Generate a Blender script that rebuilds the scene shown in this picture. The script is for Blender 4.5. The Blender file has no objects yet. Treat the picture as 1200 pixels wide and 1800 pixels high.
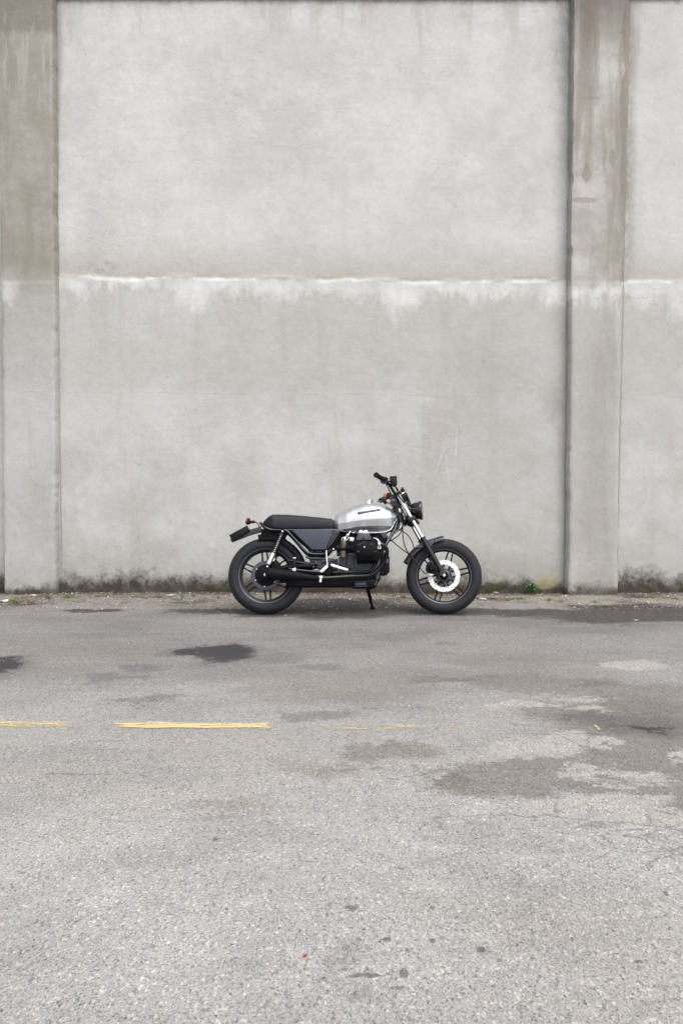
import bpy, bmesh, math, random
from mathutils import Vector, Matrix, noise as mnoise

SC = bpy.context.scene
COL = SC.collection
R = math.radians

# ------------------------------------------------------------------ camera
CAM_H, FPX, PITCH = 1.15, 1700.0, math.atan(65 / 1700.0)
cd = bpy.data.cameras.new("camera")
cam = bpy.data.objects.new("camera", cd)
COL.objects.link(cam)
cam.location = (0, 0, CAM_H)
cam.rotation_euler = (R(90) - PITCH, 0, 0)
cd.sensor_fit = 'VERTICAL'
cd.sensor_height = 36.0
cd.lens = 36.0 * FPX / 1800.0
cd.clip_start, cd.clip_end = 0.05, 500.0
SC.camera = cam

# ------------------------------------------------------------------ sky (overcast)
SUN_EL, SUN_AZ = R(58), R(150)
w = bpy.data.worlds.new("World")
SC.world = w
w.use_nodes = True
nt = w.node_tree
sky = nt.nodes.new('ShaderNodeTexSky')
sky.sky_type = 'NISHITA'
sky.sun_disc = False
sky.sun_elevation = SUN_EL
sky.sun_rotation = SUN_AZ
sky.dust_density = 4.0
sky.air_density = 1.0
hs = nt.nodes.new('ShaderNodeHueSaturation')
hs.inputs['Saturation'].default_value = 0.12
bgn = nt.nodes['Background']
bgn.inputs['Strength'].default_value = 0.12
nt.links.new(sky.outputs[0], hs.inputs['Color'])
nt.links.new(hs.outputs[0], bgn.inputs['Color'])

# ------------------------------------------------------------------ veiled sun
sd = bpy.data.lights.new("sun", 'SUN')
sun = bpy.data.objects.new("sun", sd)
COL.objects.link(sun)
sd.energy = 0.9
sd.angle = R(50)
sd.color = (1.0, 0.965, 0.92)
sdir = Vector((math.sin(SUN_AZ) * math.cos(SUN_EL), math.cos(SUN_AZ) * math.cos(SUN_EL), math.sin(SUN_EL)))
sun.rotation_euler = (-sdir).to_track_quat('-Z', 'Y').to_euler()
sun.location = (2, -4, 12)

SC.view_settings.view_transform = 'Standard'
SC.view_settings.look = 'None'
SC.view_settings.gamma = 1.0
SC.view_settings.exposure = 1.12
SC.view_settings.use_curve_mapping = False
SC.cycles.use_denoising = True
SC.cycles.max_bounces = 6

# ------------------------------------------------------------------ measuring: photograph pixel -> place
_cp, _sp = math.cos(PITCH), math.sin(PITCH)
def ray(px, py):
    a, b = (px - 600.0) / FPX, (900.0 - py) / FPX
    return Vector((a, _cp + b * _sp, -_sp + b * _cp))
def on_plane_y(px, py, Y):
    d = ray(px, py); t = Y / d.y
    return Vector((t * d.x, Y, CAM_H + t * d.z))
def on_ground(px, py, z=0.0):
    d = ray(px, py); t = (z - CAM_H) / d.z
    return Vector((t * d.x, t * d.y, z))
WALL_Y = on_ground(600, 1045).y
PIL_Y = WALL_Y - 0.11
BIKE_Y = on_ground(600, 1080).y
BIKE_X = on_ground(623.5, 1080).x
LEAN = R(10)
_cl, _sl = math.cos(LEAN), math.sin(LEAN)
def B(px, py, y=0.0):
    """photo pixel + lateral offset (y<0: near side) -> point in the leaning bike's own frame"""
    d = ray(px, py)
    t = (y + BIKE_Y * _cl + CAM_H * _sl) / (d.y * _cl - d.z * _sl)
    P = Vector((t * d.x - BIKE_X, t * d.y - BIKE_Y, CAM_H + t * d.z))
    return Vector((P.x, y, P.y * _sl + P.z * _cl))
def WX(px, py=500): return on_plane_y(px, py, WALL_Y).x
def WZ(py): return on_plane_y(600, py, WALL_Y).z

# ------------------------------------------------------------------ node expressions
class S:
    def __init__(s, g, k): s.g, s.k = g, k
    def __add__(s, o): return s.g.m('ADD', s, o)
    __radd__ = __add__
    def __sub__(s, o): return s.g.m('SUBTRACT', s, o)
    def __rsub__(s, o): return s.g.m('SUBTRACT', o, s)
    def __mul__(s, o): return s.g.m('MULTIPLY', s, o)
    __rmul__ = __mul__
    def __truediv__(s, o): return s.g.m('DIVIDE', s, o)
    def __pow__(s, o): return s.g.m('POWER', s, o)
    def abs(s): return s.g.m('ABSOLUTE', s)
    def clamp(s):
        n = s.g.m('ADD', s, 0.0); n.k.node.use_clamp = True
        return n
class Graph:
    def __init__(g, name):
        g.mat = bpy.data.materials.new(name)
        g.mat.use_nodes = True
        g.nt = g.mat.node_tree
        g.nt.nodes.clear()
        g.out = g.nt.nodes.new('ShaderNodeOutputMaterial')
        g.bsdf = g.nt.nodes.new('ShaderNodeBsdfPrincipled')
        g.nt.links.new(g.bsdf.outputs[0], g.out.inputs['Surface'])
        tc = g.nt.nodes.new('ShaderNodeTexCoord')
        g.P = S(g, tc.outputs['Object'])
        sx = g.nt.nodes.new('ShaderNodeSeparateXYZ')
        g.nt.links.new(tc.outputs['Object'], sx.inputs[0])
        g.X, g.Y, g.Z = (S(g, sx.outputs[i]) for i in range(3))
    def put(g, sock, v):
        if isinstance(v, S): g.nt.links.new(v.k, sock)
        elif isinstance(v, (tuple, list)):
            sock.default_value = tuple(v) + ((1.0,) if len(v) == 3 and len(sock.default_value) == 4 else ())
        else: sock.default_value = v
    def m(g, op, a, b=0.0):
        n = g.nt.nodes.new('ShaderNodeMath'); n.operation = op
        g.put(n.inputs[0], a); g.put(n.inputs[1], b)
        return S(g, n.outputs[0])
    def mn(g, a, b): return g.m('MINIMUM', a, b)
    def mx(g, a, b): return g.m('MAXIMUM', a, b)
    def vec(g, x, y, z=0.0):
        n = g.nt.nodes.new('ShaderNodeCombineXYZ')
        for i, v in enumerate((x, y, z)): g.put(n.inputs[i], v)
        return S(g, n.outputs[0])
    def noise(g, scale, detail=4.0, rough=0.55, v=None, dist=0.0, off=None):
        n = g.nt.nodes.new('ShaderNodeTexNoise')
        v = v or g.P
        if off is not None:
            a = g.nt.nodes.new('ShaderNodeVectorMath'); a.operation = 'ADD'
            g.nt.links.new(v.k, a.inputs[0]); a.inputs[1].default_value = (off, off * 1.7, off * 0.6)
            v = S(g, a.outputs[0])
        g.nt.links.new(v.k, n.inputs['Vector'])
        n.inputs['Scale'].default_value = scale
        n.inputs['Detail'].default_value = detail
        n.inputs['Roughness'].default_value = rough
        n.inputs['Distortion'].default_value = dist
        return S(g, n.outputs[0])
    def voro(g, scale, feature='F1', v=None, out='Distance', rnd=1.0):
        n = g.nt.nodes.new('ShaderNodeTexVoronoi'); n.feature = feature
        g.nt.links.new((v or g.P).k, n.inputs['Vector'])
        n.inputs['Scale'].default_value = scale
        n.inputs['Randomness'].default_value = rnd
        return S(g, n.outputs[out])
    def chan(g, col, i=0):
        n = g.nt.nodes.new('ShaderNodeSeparateColor')
        g.nt.links.new(col.k, n.inputs[0])
        return S(g, n.outputs[i])
    def sm(g, a, b, x):
        """smoothstep; a may exceed b"""
        if not isinstance(a, S) and not isinstance(b, S) and a > b: return 1.0 - g.sm(b, a, x)
        n = g.nt.nodes.new('ShaderNodeMapRange'); n.interpolation_type = 'SMOOTHSTEP'
        g.put(n.inputs[0], x); g.put(n.inputs[1], a); g.put(n.inputs[2], b)
        return S(g, n.outputs[0])
    def mix(g, f, a, b, mode='MIX'):
        n = g.nt.nodes.new('ShaderNodeMix'); n.data_type = 'RGBA'; n.blend_type = mode
        n.clamp_factor = True
        g.put(n.inputs['Factor'], f)
        g.put([i for i in n.inputs if i.name == 'A' and i.type == 'RGBA'][0], a)
        g.put([i for i in n.inputs if i.name == 'B' and i.type == 'RGBA'][0], b)
        return S(g, [o for o in n.outputs if o.type == 'RGBA'][0])
    def gain(g, col, f):
        """colour * scalar"""
        n = g.nt.nodes.new('ShaderNodeVectorMath'); n.operation = 'SCALE'
        g.nt.links.new(col.k, n.inputs[0]); g.put(n.inputs['Scale'], f)
        return S(g, n.outputs[0])
    def bump(g, h, strength=0.3, dist=0.01):
        n = g.nt.nodes.new('ShaderNodeBump')
        g.put(n.inputs['Height'], h)
        n.inputs['Strength'].default_value = strength
        n.inputs['Distance'].default_value = dist
        g.nt.links.new(n.outputs[0], g.bsdf.inputs['Normal'])
    def set(g, **kw):
        for k, v in kw.items(): g.put(g.bsdf.inputs[k.replace('_', ' ')], v)
        return g.mat

def simple(name, col, rough=0.5, metal=0.0, var=0.25, vs=30.0, bump=0.0, bs=200.0, coat=0.0, spec=0.5):
    """plain procedural finish with a little uneven tone and gloss"""
    g = Graph(name)
    n = g.noise(vs, 5.0, 0.6)
    c = g.gain(g.mix(0.0, col, col), 1.0 - var * 0.5 + n * var)
    g.set(Base_Color=c, Metallic=metal, Roughness=(rough - 0.08 + g.noise(vs * 2.3, 3.0) * 0.16))
    g.set(Coat_Weight=coat, Coat_Roughness=0.08)
    g.bsdf.inputs['Specular IOR Level'].default_value = spec
    if bump: g.bump(g.noise(bs, 2.0), bump, 0.002)
    return g.mat

# ------------------------------------------------------------------ mesh building
def tag(o, label=None, cat=None, group=None, kind=None):
    if label: o['label'] = label
    if cat: o['category'] = cat
    if group: o['group'] = group
    if kind: o['kind'] = kind
    return o
def empty(name, loc=(0, 0, 0), rot=(0, 0, 0)):
    o = bpy.data.objects.new(name, None); COL.objects.link(o)
    o.location = loc; o.rotation_euler = rot; o.empty_display_size = 0.2
    return o
def catmull(pts, k):
    pts = [Vector(p) for p in pts]
    if len(pts) < 3 or k < 2: return pts
    out = []
    for i in range(len(pts) - 1):
        p1, p2 = pts[i], pts[i + 1]
        p0 = pts[i - 1] if i else p1 * 2 - p2
        p3 = pts[i + 2] if i + 2 < len(pts) else p2 * 2 - p1
        for j in range(k):
            t = j / k
            out.append(0.5 * (2 * p1 + (p2 - p0) * t + (2 * p0 - 5 * p1 + 4 * p2 - p3) * t * t + (3 * p1 - p0 - 3 * p2 + p3) * t ** 3))
    out.append(pts[-1])
    return out
class MB:
    def __init__(s): s.v, s.f = [], []
    def ring_loft(s, rings, closed=True, caps=True):
        n = len(rings[0]); b = len(s.v)
        for r_ in rings: s.v += [tuple(p) for p in r_]
        for i in range(len(rings) - 1):
            for j in range(n if closed else n - 1):
                a, c = b + i * n + j, b + i * n + (j + 1) % n
                s.f.append((a, c, c + n, a + n))
        if caps:
            s.f.append(tuple(b + j for j in reversed(range(n))))
            s.f.append(tuple(b + (len(rings) - 1) * n + j for j in range(n)))
        return s
    def tube(s, pts, r, n=12, k=6):
        rad = r if isinstance(r, (list, tuple)) else None
        P = catmull(pts, k)
        L = len(P)
        def rr(i):
            if rad is None: return r
            t = i / (L - 1) * (len(rad) - 1); a = min(int(t), len(rad) - 2)
            return rad[a] + (rad[a + 1] - rad[a]) * (t - a)
        rings = []; up = None
        for i in range(L):
            T = (P[min(i + 1, L - 1)] - P[max(i - 1, 0)]).normalized()
            if up is None:
                up = T.orthogonal().normalized()
            up = (up - T * up.dot(T)).normalized()
            sd_ = T.cross(up)
            rings.append([P[i] + (up * math.cos(2 * math.pi * j / n) + sd_ * math.sin(2 * math.pi * j / n)) * rr(i) for j in range(n)])
        return s.ring_loft(rings)
    def lathe(s, prof, org, axis, n=40, close=False):
        """prof: (radius, distance along axis)"""
        org, axis = Vector(org), Vector(axis).normalized()
        u = axis.orthogonal().normalized(); v = axis.cross(u)
        pr = list(prof) + ([prof[0]] if close else [])
        rings = [[org + axis * h + (u * math.cos(2 * math.pi * j / n) + v * math.sin(2 * math.pi * j / n)) * max(r_, 1e-4) for j in range(n)] for r_, h in pr]
        return s.ring_loft(rings, True, not close)
    def prism(s, A, Bp):
        """A, Bp: matching outlines (lists of points) joined by walls"""
        return s.ring_loft([A, Bp])
    def slab(s, pts, y0, y1):
        """outline (x,z) pairs or vectors, from lateral y0 to y1"""
        return s.prism([Vector((p[0], y0, p[-1])) for p in pts], [Vector((p[0], y1, p[-1])) for p in pts])
    def box(s, c, d, M=None):
        c = Vector(c); M = M or Matrix.Identity(3)
        q = [c + M @ Vector((x * d[0] / 2, y * d[1] / 2, z * d[2] / 2)) for x, y, z in
             ((-1, -1, -1), (1, -1, -1), (1, 1, -1), (-1, 1, -1), (-1, -1, 1), (1, -1, 1), (1, 1, 1), (-1, 1, 1))]
        return s.prism(q[:4], q[4:])
    def quad(s, a, b, c, d):
        n = len(s.v); s.v += [tuple(a), tuple(b), tuple(c), tuple(d)]; s.f.append((n, n + 1, n + 2, n + 3))
        return s
    def build(s, name, mat, parent=None, bevel=0.0, ang=35, seg=2, recalc=True):
        me = bpy.data.meshes.new(name)
        me.from_pydata(s.v, [], s.f)
        bm = bmesh.new(); bm.from_mesh(me)
        if recalc: bmesh.ops.recalc_face_normals(bm, faces=bm.faces)
        if bevel:
            ed = [e for e in bm.edges if len(e.link_faces) == 2 and e.calc_face_angle(0) > R(ang)]
            if ed:
                bmesh.ops.bevel(bm, geom=ed, offset=bevel, segments=seg, profile=0.6, affect='EDGES', clamp_overlap=True)
        bm.to_mesh(me); bm.free()
        for p in me.polygons: p.use_smooth = True
        me.set_sharp_from_angle(angle=R(ang))
        me.materials.append(mat)
        o = bpy.data.objects.new(name, me); COL.objects.link(o)
        if parent: o.parent = parent
        return o
def mir(pts): return [Vector((p[0], -p[1], p[2])) for p in pts]
def bx(l, y): return [B(px, py, y) for px, py in l]
def lerp(a, b, t): return a + (b - a) * t
def interp(tab, x):
    if x <= tab[0][0]: return tab[0][1]
    for (x0, v0), (x1, v1) in zip(tab, tab[1:]):
        if x <= x1:
            t = (x - x0) / (x1 - x0); t = t * t * (3 - 2 * t) * 0.35 + t * 0.65
            return v0 + (v1 - v0) * t
    return tab[-1][1]

# ================================================================== SETTING: wall
ZB = WZ(491)                        # height of the horizontal joint
ZT = WZ(0)
LX, RX = WX(103), WX(998)           # ends of the middle bay

def wall_material(name, pilaster=0):
    """pilaster 0: wall face, 1: broad brown pilaster, 2: narrow patched pilaster"""
    g = Graph(name)
    X, Z = g.X, g.Z
    big = g.noise(0.55, 5, 0.55)
    mid = g.noise(2.3, 6, 0.6, off=3.1)
    fine = g.noise(26, 5, 0.65, off=7.7)
    tex = g.noise(10.0, 9, 0.84, off=27.0)
    grain = g.noise(160, 3, 0.7, off=1.3)
    streak = g.noise(1.0, 6, 0.65, v=g.vec(X * 5.0, g.Y, Z * 0.55), off=4.4)
    rag = g.noise(3.2, 8, 0.68, v=g.vec(X, 0.0, Z * 0.5), off=9.0)
    ragf = g.noise(14, 6, 0.7, off=2.0)
    rag1 = g.noise(1.3, 3, 0.6, v=g.vec(X, 0.0, 0.0), off=5.5)
    edge = ZB - X * 0.0085 + (g.noise(2.2, 7, 0.7, v=g.vec(X, 0.0, 0.0), off=6.1) - 0.5) * (0.20 if not pilaster else 0.26) - (0.055 if pilaster else 0)
    uw = 0.022 if not pilaster else (0.22 if pilaster == 1 else 0.07)
    up = g.sm(-uw, uw, Z - edge + (ragf - 0.5) * (0.03 if not pilaster else 0.14))
    d = edge - Z
    # --- lower course: warm grey cement render
    low = g.mix(g.sm(0.34, 0.66, mid), (0.372, 0.366, 0.355), (0.428, 0.424, 0.416))
    low = g.mix(g.sm(0.42, 0.62, big), low, (0.442, 0.442, 0.440))
    low = g.mix(g.sm(0.5, 0.72, streak) * 0.45, low, (0.318, 0.305, 0.285))
    low = g.mix(g.sm(1.5, 2.4, Z) * g.sm(0.35, 0.7, mid) * 0.55, low, (0.345, 0.332, 0.312))
    if pilaster == 0:
        low = g.mix(g.sm(1.9, 0.3, ((X - WX(860)) * 0.9).abs() + (Z - WZ(850)).abs() + (mid - 0.5) * 2.0) * 0.55, low, (0.315, 0.302, 0.282))
    if pilaster == 1:
        low = g.gain(low, 0.87)
        low = g.mix(g.sm(0.9, 0.05, d + (rag - 0.5) * 0.5) * 0.6, low, (0.285, 0.270, 0.245))
    # hairline joint two thirds down
    jz = WZ(694) - X * 0.009 + (g.noise(1.2, 5, 0.6, v=g.vec(X, 0.0, 0.0), off=8.2) - 0.5) * 0.10
    jl = g.sm(0.010, 0.0, (Z - jz).abs()) * g.sm(0.40, 0.60, g.noise(3.0, 3, v=g.vec(X, 0.0, 0.0), off=3.7))
    low = g.mix(g.sm(0.0, 0.06, Z - jz) * 0.16, g.gain(low, 1.03), (0.30, 0.288, 0.262))
    low = g.mix(jl * 0.35, low, (0.27, 0.255, 0.23))
    # --- upper course: pale lime plaster, brown at its foot
    upc = g.mix(g.sm(0.32, 0.68, mid), (0.410, 0.409, 0.406), (0.486, 0.489, 0.490))
    upc = g.mix(g.sm(0.45, 0.66, big) * 0.55, upc, (0.445, 0.438, 0.425))
    upc = g.mix(g.sm(0.55, 0.75, streak) * 0.28, upc, (0.40, 0.392, 0.375))
    foot = g.sm(0.62, 0.0, Z - edge)
    upc = g.mix(foot * foot * (0.35 + mid * 0.6), upc, (0.345, 0.318, 0.282))
    blot = g.sm(0.28, 0.0, ((X - WX(180)).abs() * 1.1 + (Z - WZ(470)).abs() * 2.0)) * g.sm(0.42, 0.55, ragf * 0.5 + mid * 0.5)
    upc = g.mix(blot * 0.75, upc, (0.19, 0.172, 0.15))
    upc = g.mix(g.sm(0.05, 0.0, Z - edge + (ragf - 0.5) * 0.05) * g.sm(0.40, 0.60, mid) * 0.38, upc, (0.20, 0.18, 0.15))
    # run-off under the top
    top = g.sm(0.0, 1.0, (Z - (ZT - 0.06 - g.sm(0.44, 0.78, streak) * 0.75)) / 0.25)
    upc = g.mix(top * 0.30, upc, (0.29, 0.268, 0.250))
    upc = g.mix(g.sm(ZT - 0.05, ZT + 0.02, Z + (ragf - 0.5) * 0.16) * 0.6, upc, (0.16, 0.135, 0.122))
    if pilaster == 0:
        # soot beside the pilasters
        s1 = g.sm(0.0, 1.0, 1.0 - (RX - X) / (0.14 + g.sm(ZB, ZT, Z) * 0.14 + (rag - 0.5) * 0.26)) * g.sm(RX + 0.02, RX - 0.001, X)
        upc = g.mix(s1 * (0.30 + 0.42 * g.sm(ZB + 0.5, ZT, Z)) * g.sm(0.30, 0.55, ragf * 0.5 + streak * 0.5), upc, (0.155, 0.148, 0.152))
        s2 = g.sm(0.0, 1.0, 1.0 - (X - LX) / (0.02 + g.sm(ZB + 0.7, ZT, Z) * 0.09 + (rag - 0.5) * 0.10)) * g.sm(LX - 0.03, LX, X)
        upc = g.mix(s2 * 0.65, upc, (0.17, 0.16, 0.155))
        rx2 = WX(1098)
        s3 = g.sm(0.0, 1.0, 1.0 - (X - rx2) / (0.05 + rag * 0.16)) * g.sm(rx2 - 0.06, rx2, X)
        upc = g.mix(s3 * g.sm(0.38, 0.6, ragf * 0.4 + streak * 0.6 + g.sm(ZT - 0.5, ZT, Z) * 0.3) * 0.8, upc, (0.24, 0.215, 0.18))
        s4 = g.sm(0.10, 0.0, (RX - X) + (rag - 0.5) * 0.08) * g.sm(RX + 0.02, RX - 0.001, X)
        low = g.mix(s4 * 0.35, low, (0.20, 0.188, 0.17))
        s5 = g.sm(0.30, 0.0, ((X - WX(975)).abs() * 1.5 + (Z - WZ(715)).abs() * 0.9) + (ragf - 0.5) * 0.35)
        low = g.mix(s5 * 0.5, low, (0.255, 0.245, 0.235))
    if pilaster == 1:
        br = g.mix(g.sm(0.36, 0.64, mid), (0.240, 0.222, 0.195), (0.300, 0.284, 0.258))
        br = g.mix(g.sm(0.46, 0.66, streak) * 0.7, br, (0.205, 0.187, 0.160))
        br = g.mix(g.sm(0.9, 0.1, Z - ZB + (rag - 0.5) * 0.6) * 0.45, br, (0.220, 0.200, 0.168))
        drp = g.noise(1.0, 6, 0.7, v=g.vec(X * 16.0, 0.0, Z * 1.3), off=12.0)
        br = g.mix(g.sm(0.50, 0.60, drp) * 0.5 * g.sm(ZT - 0.28, ZT - 0.36, Z) * g.sm(ZT - 1.3, ZT - 0.6, Z), br, (0.36, 0.35, 0.325))
        br = g.mix(g.sm(ZT - 0.40, ZT - 0.30, Z + (rag - 0.5) * 0.25) * 0.60, br, (0.135, 0.118, 0.105))
        br = g.mix(g.sm(0.54, 0.59, rag) * g.sm(ZT - 0.75, ZT - 0.3, Z) * 0.45, br, (0.30, 0.285, 0.26))
        upc = g.mix(0.97, upc, br)
    if pilaster == 2:
        br = g.mix(g.sm(0.35, 0.65, mid), (0.305, 0.288, 0.265), (0.420, 0.405, 0.385))
        br = g.mix(g.sm(0.42, 0.60, streak) * 0.8, br, (0.215, 0.196, 0.170))
        xr = WX(1084)
        rip = X - xr + (rag - 0.5) * 0.22 + (ragf - 0.5) * 0.05
        br = g.mix(g.sm(0.0, 0.012, rip) * 0.8, br, (0.205, 0.180, 0.150))
        br = g.mix(g.sm(ZT - 0.75, ZT + 0.05, Z + (streak - 0.5) * 0.9) * 0.85, br, (0.130, 0.110, 0.097))
        for (px, py, rx_, rz_, k) in ((1024, 311, 0.045, 0.10, 0.6), (1030, 180, 0.10, 0.018, 0.4), (1020, 357, 0.12, 0.03, 0.5), (1068, 285, 0.03, 0.09, 0.45), (1062, 440, 0.16, 0.20, 0.28)):
            e = ((X - WX(px)) / rx_) ** 2.0 + ((Z - WZ(py)) / rz_) ** 2.0 + (ragf - 0.5) * 2.2
            br = g.mix(g.sm(1.1, 0.6, e) * k, br, (0.20, 0.178, 0.155))
        upc = g.mix(0.97, upc, br)
        low = g.mix(g.sm(0.28, 0.0, (X - WX(1068) + (rag - 0.5) * 0.2).abs()) * g.sm(0.4, 0.62, streak) * 0.5, low, (0.27, 0.24, 0.205))
        low = g.mix(g.sm(0.45, 0.05, (X - WX(1052) + (rag - 0.5) * 0.5).abs()) * g.sm(ZB - 0.2, ZB - 1.0, Z) * 0.6, low, (0.285, 0.270, 0.245))
    # --- white efflorescence hanging from the joint
    drip = g.noise(1.0, 5, 0.65, v=g.vec(X * 9.0, 0.0, Z * 1.2), off=23.0)
    reach = g.mx(0.025, 0.02 + 0.10 + (rag1 - 0.36) * 1.25 + (rag - 0.5) * 1.1 + (drip - 0.5) * 0.12) * (1.0 if pilaster != 1 else 0.7)
    wh = g.sm(1.05, 0.25, d / reach + (ragf - 0.5) * 0.9) * g.sm(-0.004, 0.004, d)
    lip = g.sm(0.045, 0.01, d + (ragf - 0.5) * 0.03) * g.sm(0.30, 0.44, rag)
    wm = g.mx(wh * (0.28 + g.sm(0.3, 0.7, rag) * 0.65), lip * 0.50)
    if pilaster == 1: wm = wm * g.sm(0.08, -0.05, X - WX(35) + (rag - 0.5) * 0.5)
    low = g.mix(wm, low, (0.575, 0.577, 0.575))
    col = g.mix(up, low, upc)
    # --- damp, soot and moss at the foot
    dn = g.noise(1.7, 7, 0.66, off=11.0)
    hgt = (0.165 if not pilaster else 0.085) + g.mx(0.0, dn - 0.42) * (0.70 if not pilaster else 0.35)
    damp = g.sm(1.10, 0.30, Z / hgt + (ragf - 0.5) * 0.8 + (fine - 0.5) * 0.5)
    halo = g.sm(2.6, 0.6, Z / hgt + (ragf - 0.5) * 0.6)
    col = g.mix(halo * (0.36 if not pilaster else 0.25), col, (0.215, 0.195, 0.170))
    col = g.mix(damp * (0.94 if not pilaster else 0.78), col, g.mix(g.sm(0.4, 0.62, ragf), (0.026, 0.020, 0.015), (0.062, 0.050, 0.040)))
    moss = g.sm(0.15, 0.03, Z + (ragf - 0.5) * 0.12) * g.sm(0.50, 0.60, g.noise(2.6, 4, 0.6, off=15.0))
    col = g.mix(moss * 0.8, col, (0.036, 0.036, 0.014))
    if pilaster == 0:
        yl = g.sm(1.0, 0.3, ((X - WX(963)) / 0.15) ** 2.0 + ((Z - WZ(1022)) / 0.09) ** 2.0 + (ragf - 0.5) * 1.4)
        col = g.mix(yl * 0.55, col, (0.33, 0.30, 0.17))
        # chalk scratches
        sc = None
        for (x0, y0, x1, y1, wd, k) in ((785, 772, 765, 832, 0.012, 0.5), (802.5, 756, 800, 800, 0.009, 0.8), (800, 800, 803, 828, 0.008, 0.3), (784, 802, 789, 850, 0.014, 0.35), (813, 760, 812, 790, 0.006, 0.35), (776, 832, 806, 824, 0.02, 0.22)):
            a, b = Vector((WX(x0, y0), WZ(y0))), Vector((WX(x1, y1), WZ(y1)))
            u = (b - a); L = u.length; u /= L
            al = (X - a.x) * u.x + (Z - a.y) * u.y
            cr = ((X - a.x) * (-u.y) + (Z - a.y) * u.x + (fine - 0.5) * 0.012).abs()
            mk = g.sm(wd, wd * 0.2, cr) * g.sm(-0.03, 0.01, al) * g.sm(L + 0.03, L - 0.01, al) * g.sm(0.38, 0.6, ragf) * k
            sc = mk if sc is None else g.mx(sc, mk)
        col = g.mix(sc * 0.62, col, (0.66, 0.67, 0.69))
    if pilaster == 0:
        jn = g.mx(g.sm(0.013, 0.003, (X - LX + (fine - 0.5) * 0.012).abs()), g.mx(g.sm(0.014, 0.003, (X - RX + 0.012 + (fine - 0.5) * 0.012).abs()), g.sm(0.013, 0.003, (X - WX(1090, 700) - (Z - 1.8) * 0.012 + (fine - 0.5) * 0.012).abs())))
        col = g.mix(jn * g.sm(0.30, 0.48, rag) * 0.45, col, (0.13, 0.12, 0.11))
    # --- pits, trowel marks, grain
    pit = g.sm(0.075, 0.03, g.voro(6.0, v=g.vec(X + (fine - 0.5) * 0.05, g.Y, Z + (ragf - 0.5) * 0.06))) * g.sm(0.53, 0.60, g.noise(4.0, 2, off=21.0))
    col = g.mix(pit * 0.42, col, (0.16, 0.15, 0.14))
    swirl = g.noise(2.4, 4, 0.5, v=g.vec(X, g.Y, Z * 2.2), dist=1.6, off=17.0)
    hair = g.sm(0.007, 0.0, (swirl - 0.5).abs()) * g.sm(0.47, 0.60, g.noise(1.6, 3, off=19.0))
    col = g.mix(hair * 0.42, col, (0.22, 0.21, 0.20))
    col = g.gain(col, 0.88 + fine * 0.18 + grain * 0.06 + (swirl - 0.5) * 0.10 + (tex - 0.5) * 0.36)
    g.set(Base_Color=col, Roughness=0.9 - wm * 0.05)
    g.bsdf.inputs['Specular IOR Level'].default_value = 0.25
    h = fine * 0.40 + swirl * 0.5 + tex * 0.9
    g.bump(h, 0.40, 0.012)
    return g.mat

M_WALL = wall_material("stained_plaster")
M_PIL1 = wall_material("brown_cement_pilaster", 1)
M_PIL2 = wall_material("patched_cement_pilaster", 2)

def axis(lo, hi, dense_lo, dense_hi, step, coarse):
    a = []
    x = lo
    while x < dense_lo - 1e-6: a.append(x); x += min(coarse, max(step, (dense_lo - x) * 0.5))
    x = dense_lo
    while x < dense_hi: a.append(x); x += step
    x = dense_hi; s_ = step
    while x < hi: a.append(x); x += s_; s_ = min(coarse, s_ * 1.6)
    a.append(hi)
    return a
def n3(x, y, z): return mnoise.noise(Vector((x, y, z)))

wall = tag(empty("concrete_wall", (0, 0, 0)), "tall stained grey plaster wall with two pilasters behind the motorcycle", "wall")
WALL_TOP = ZT + 0.02
def wall_face():
    xs = axis(-11.0, 11.0, -3.4, 3.4, 0.03, 1.2)
    zs = axis(-0.35, WALL_TOP, -0.05, ZB - 0.25, 0.045, 0.3)
    zs = sorted(set([z for z in zs if z < ZB - 0.2 or z > ZB + 0.2] + [ZB - 0.2 + 0.012 * i for i in range(34)]))
    v, f = [], []
    for z in zs:
        for x in xs:
            e = ZB - x * 0.0085 + 0.05 * n3(x * 2.2, 3.3, 0) + 0.02 * n3(x * 8, 1.3, 0) + 0.01 * n3(x * 25, 5.3, 0)
            t = max(0.0, min(1.0, (z - e + 0.01) / 0.02))
            y = WALL_Y + 0.007 * t - 0.004 * max(0.0, 1 - abs(e - z - 0.02) / 0.06) * (0.5 + n3(x * 4, z * 4, 9))
            y += 0.007 * n3(x * 0.9, z * 0.9, 0.5) + 0.003 * n3(x * 4, z * 4, 2.5)
            v.append((x, y, z))
    n = len(xs)
    for i in range(len(zs) - 1):
        for j in range(n - 1):
            a = i * n + j
            f.append((a, a + 1, a + n + 1, a + n))
    m = MB(); m.v, m.f = v, f
    # back and top
    b = len(v)
    m.v += [(-11, WALL_Y + 0.4, -0.35), (11, WALL_Y + 0.4, -0.35), (11, WALL_Y + 0.4, WALL_TOP), (-11, WALL_Y + 0.4, WALL_TOP)]
    m.f.append((b + 1, b, b + 3, b + 2))
    return m.build("wall_face", M_WALL, wall, recalc=False)
wall_face()

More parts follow.
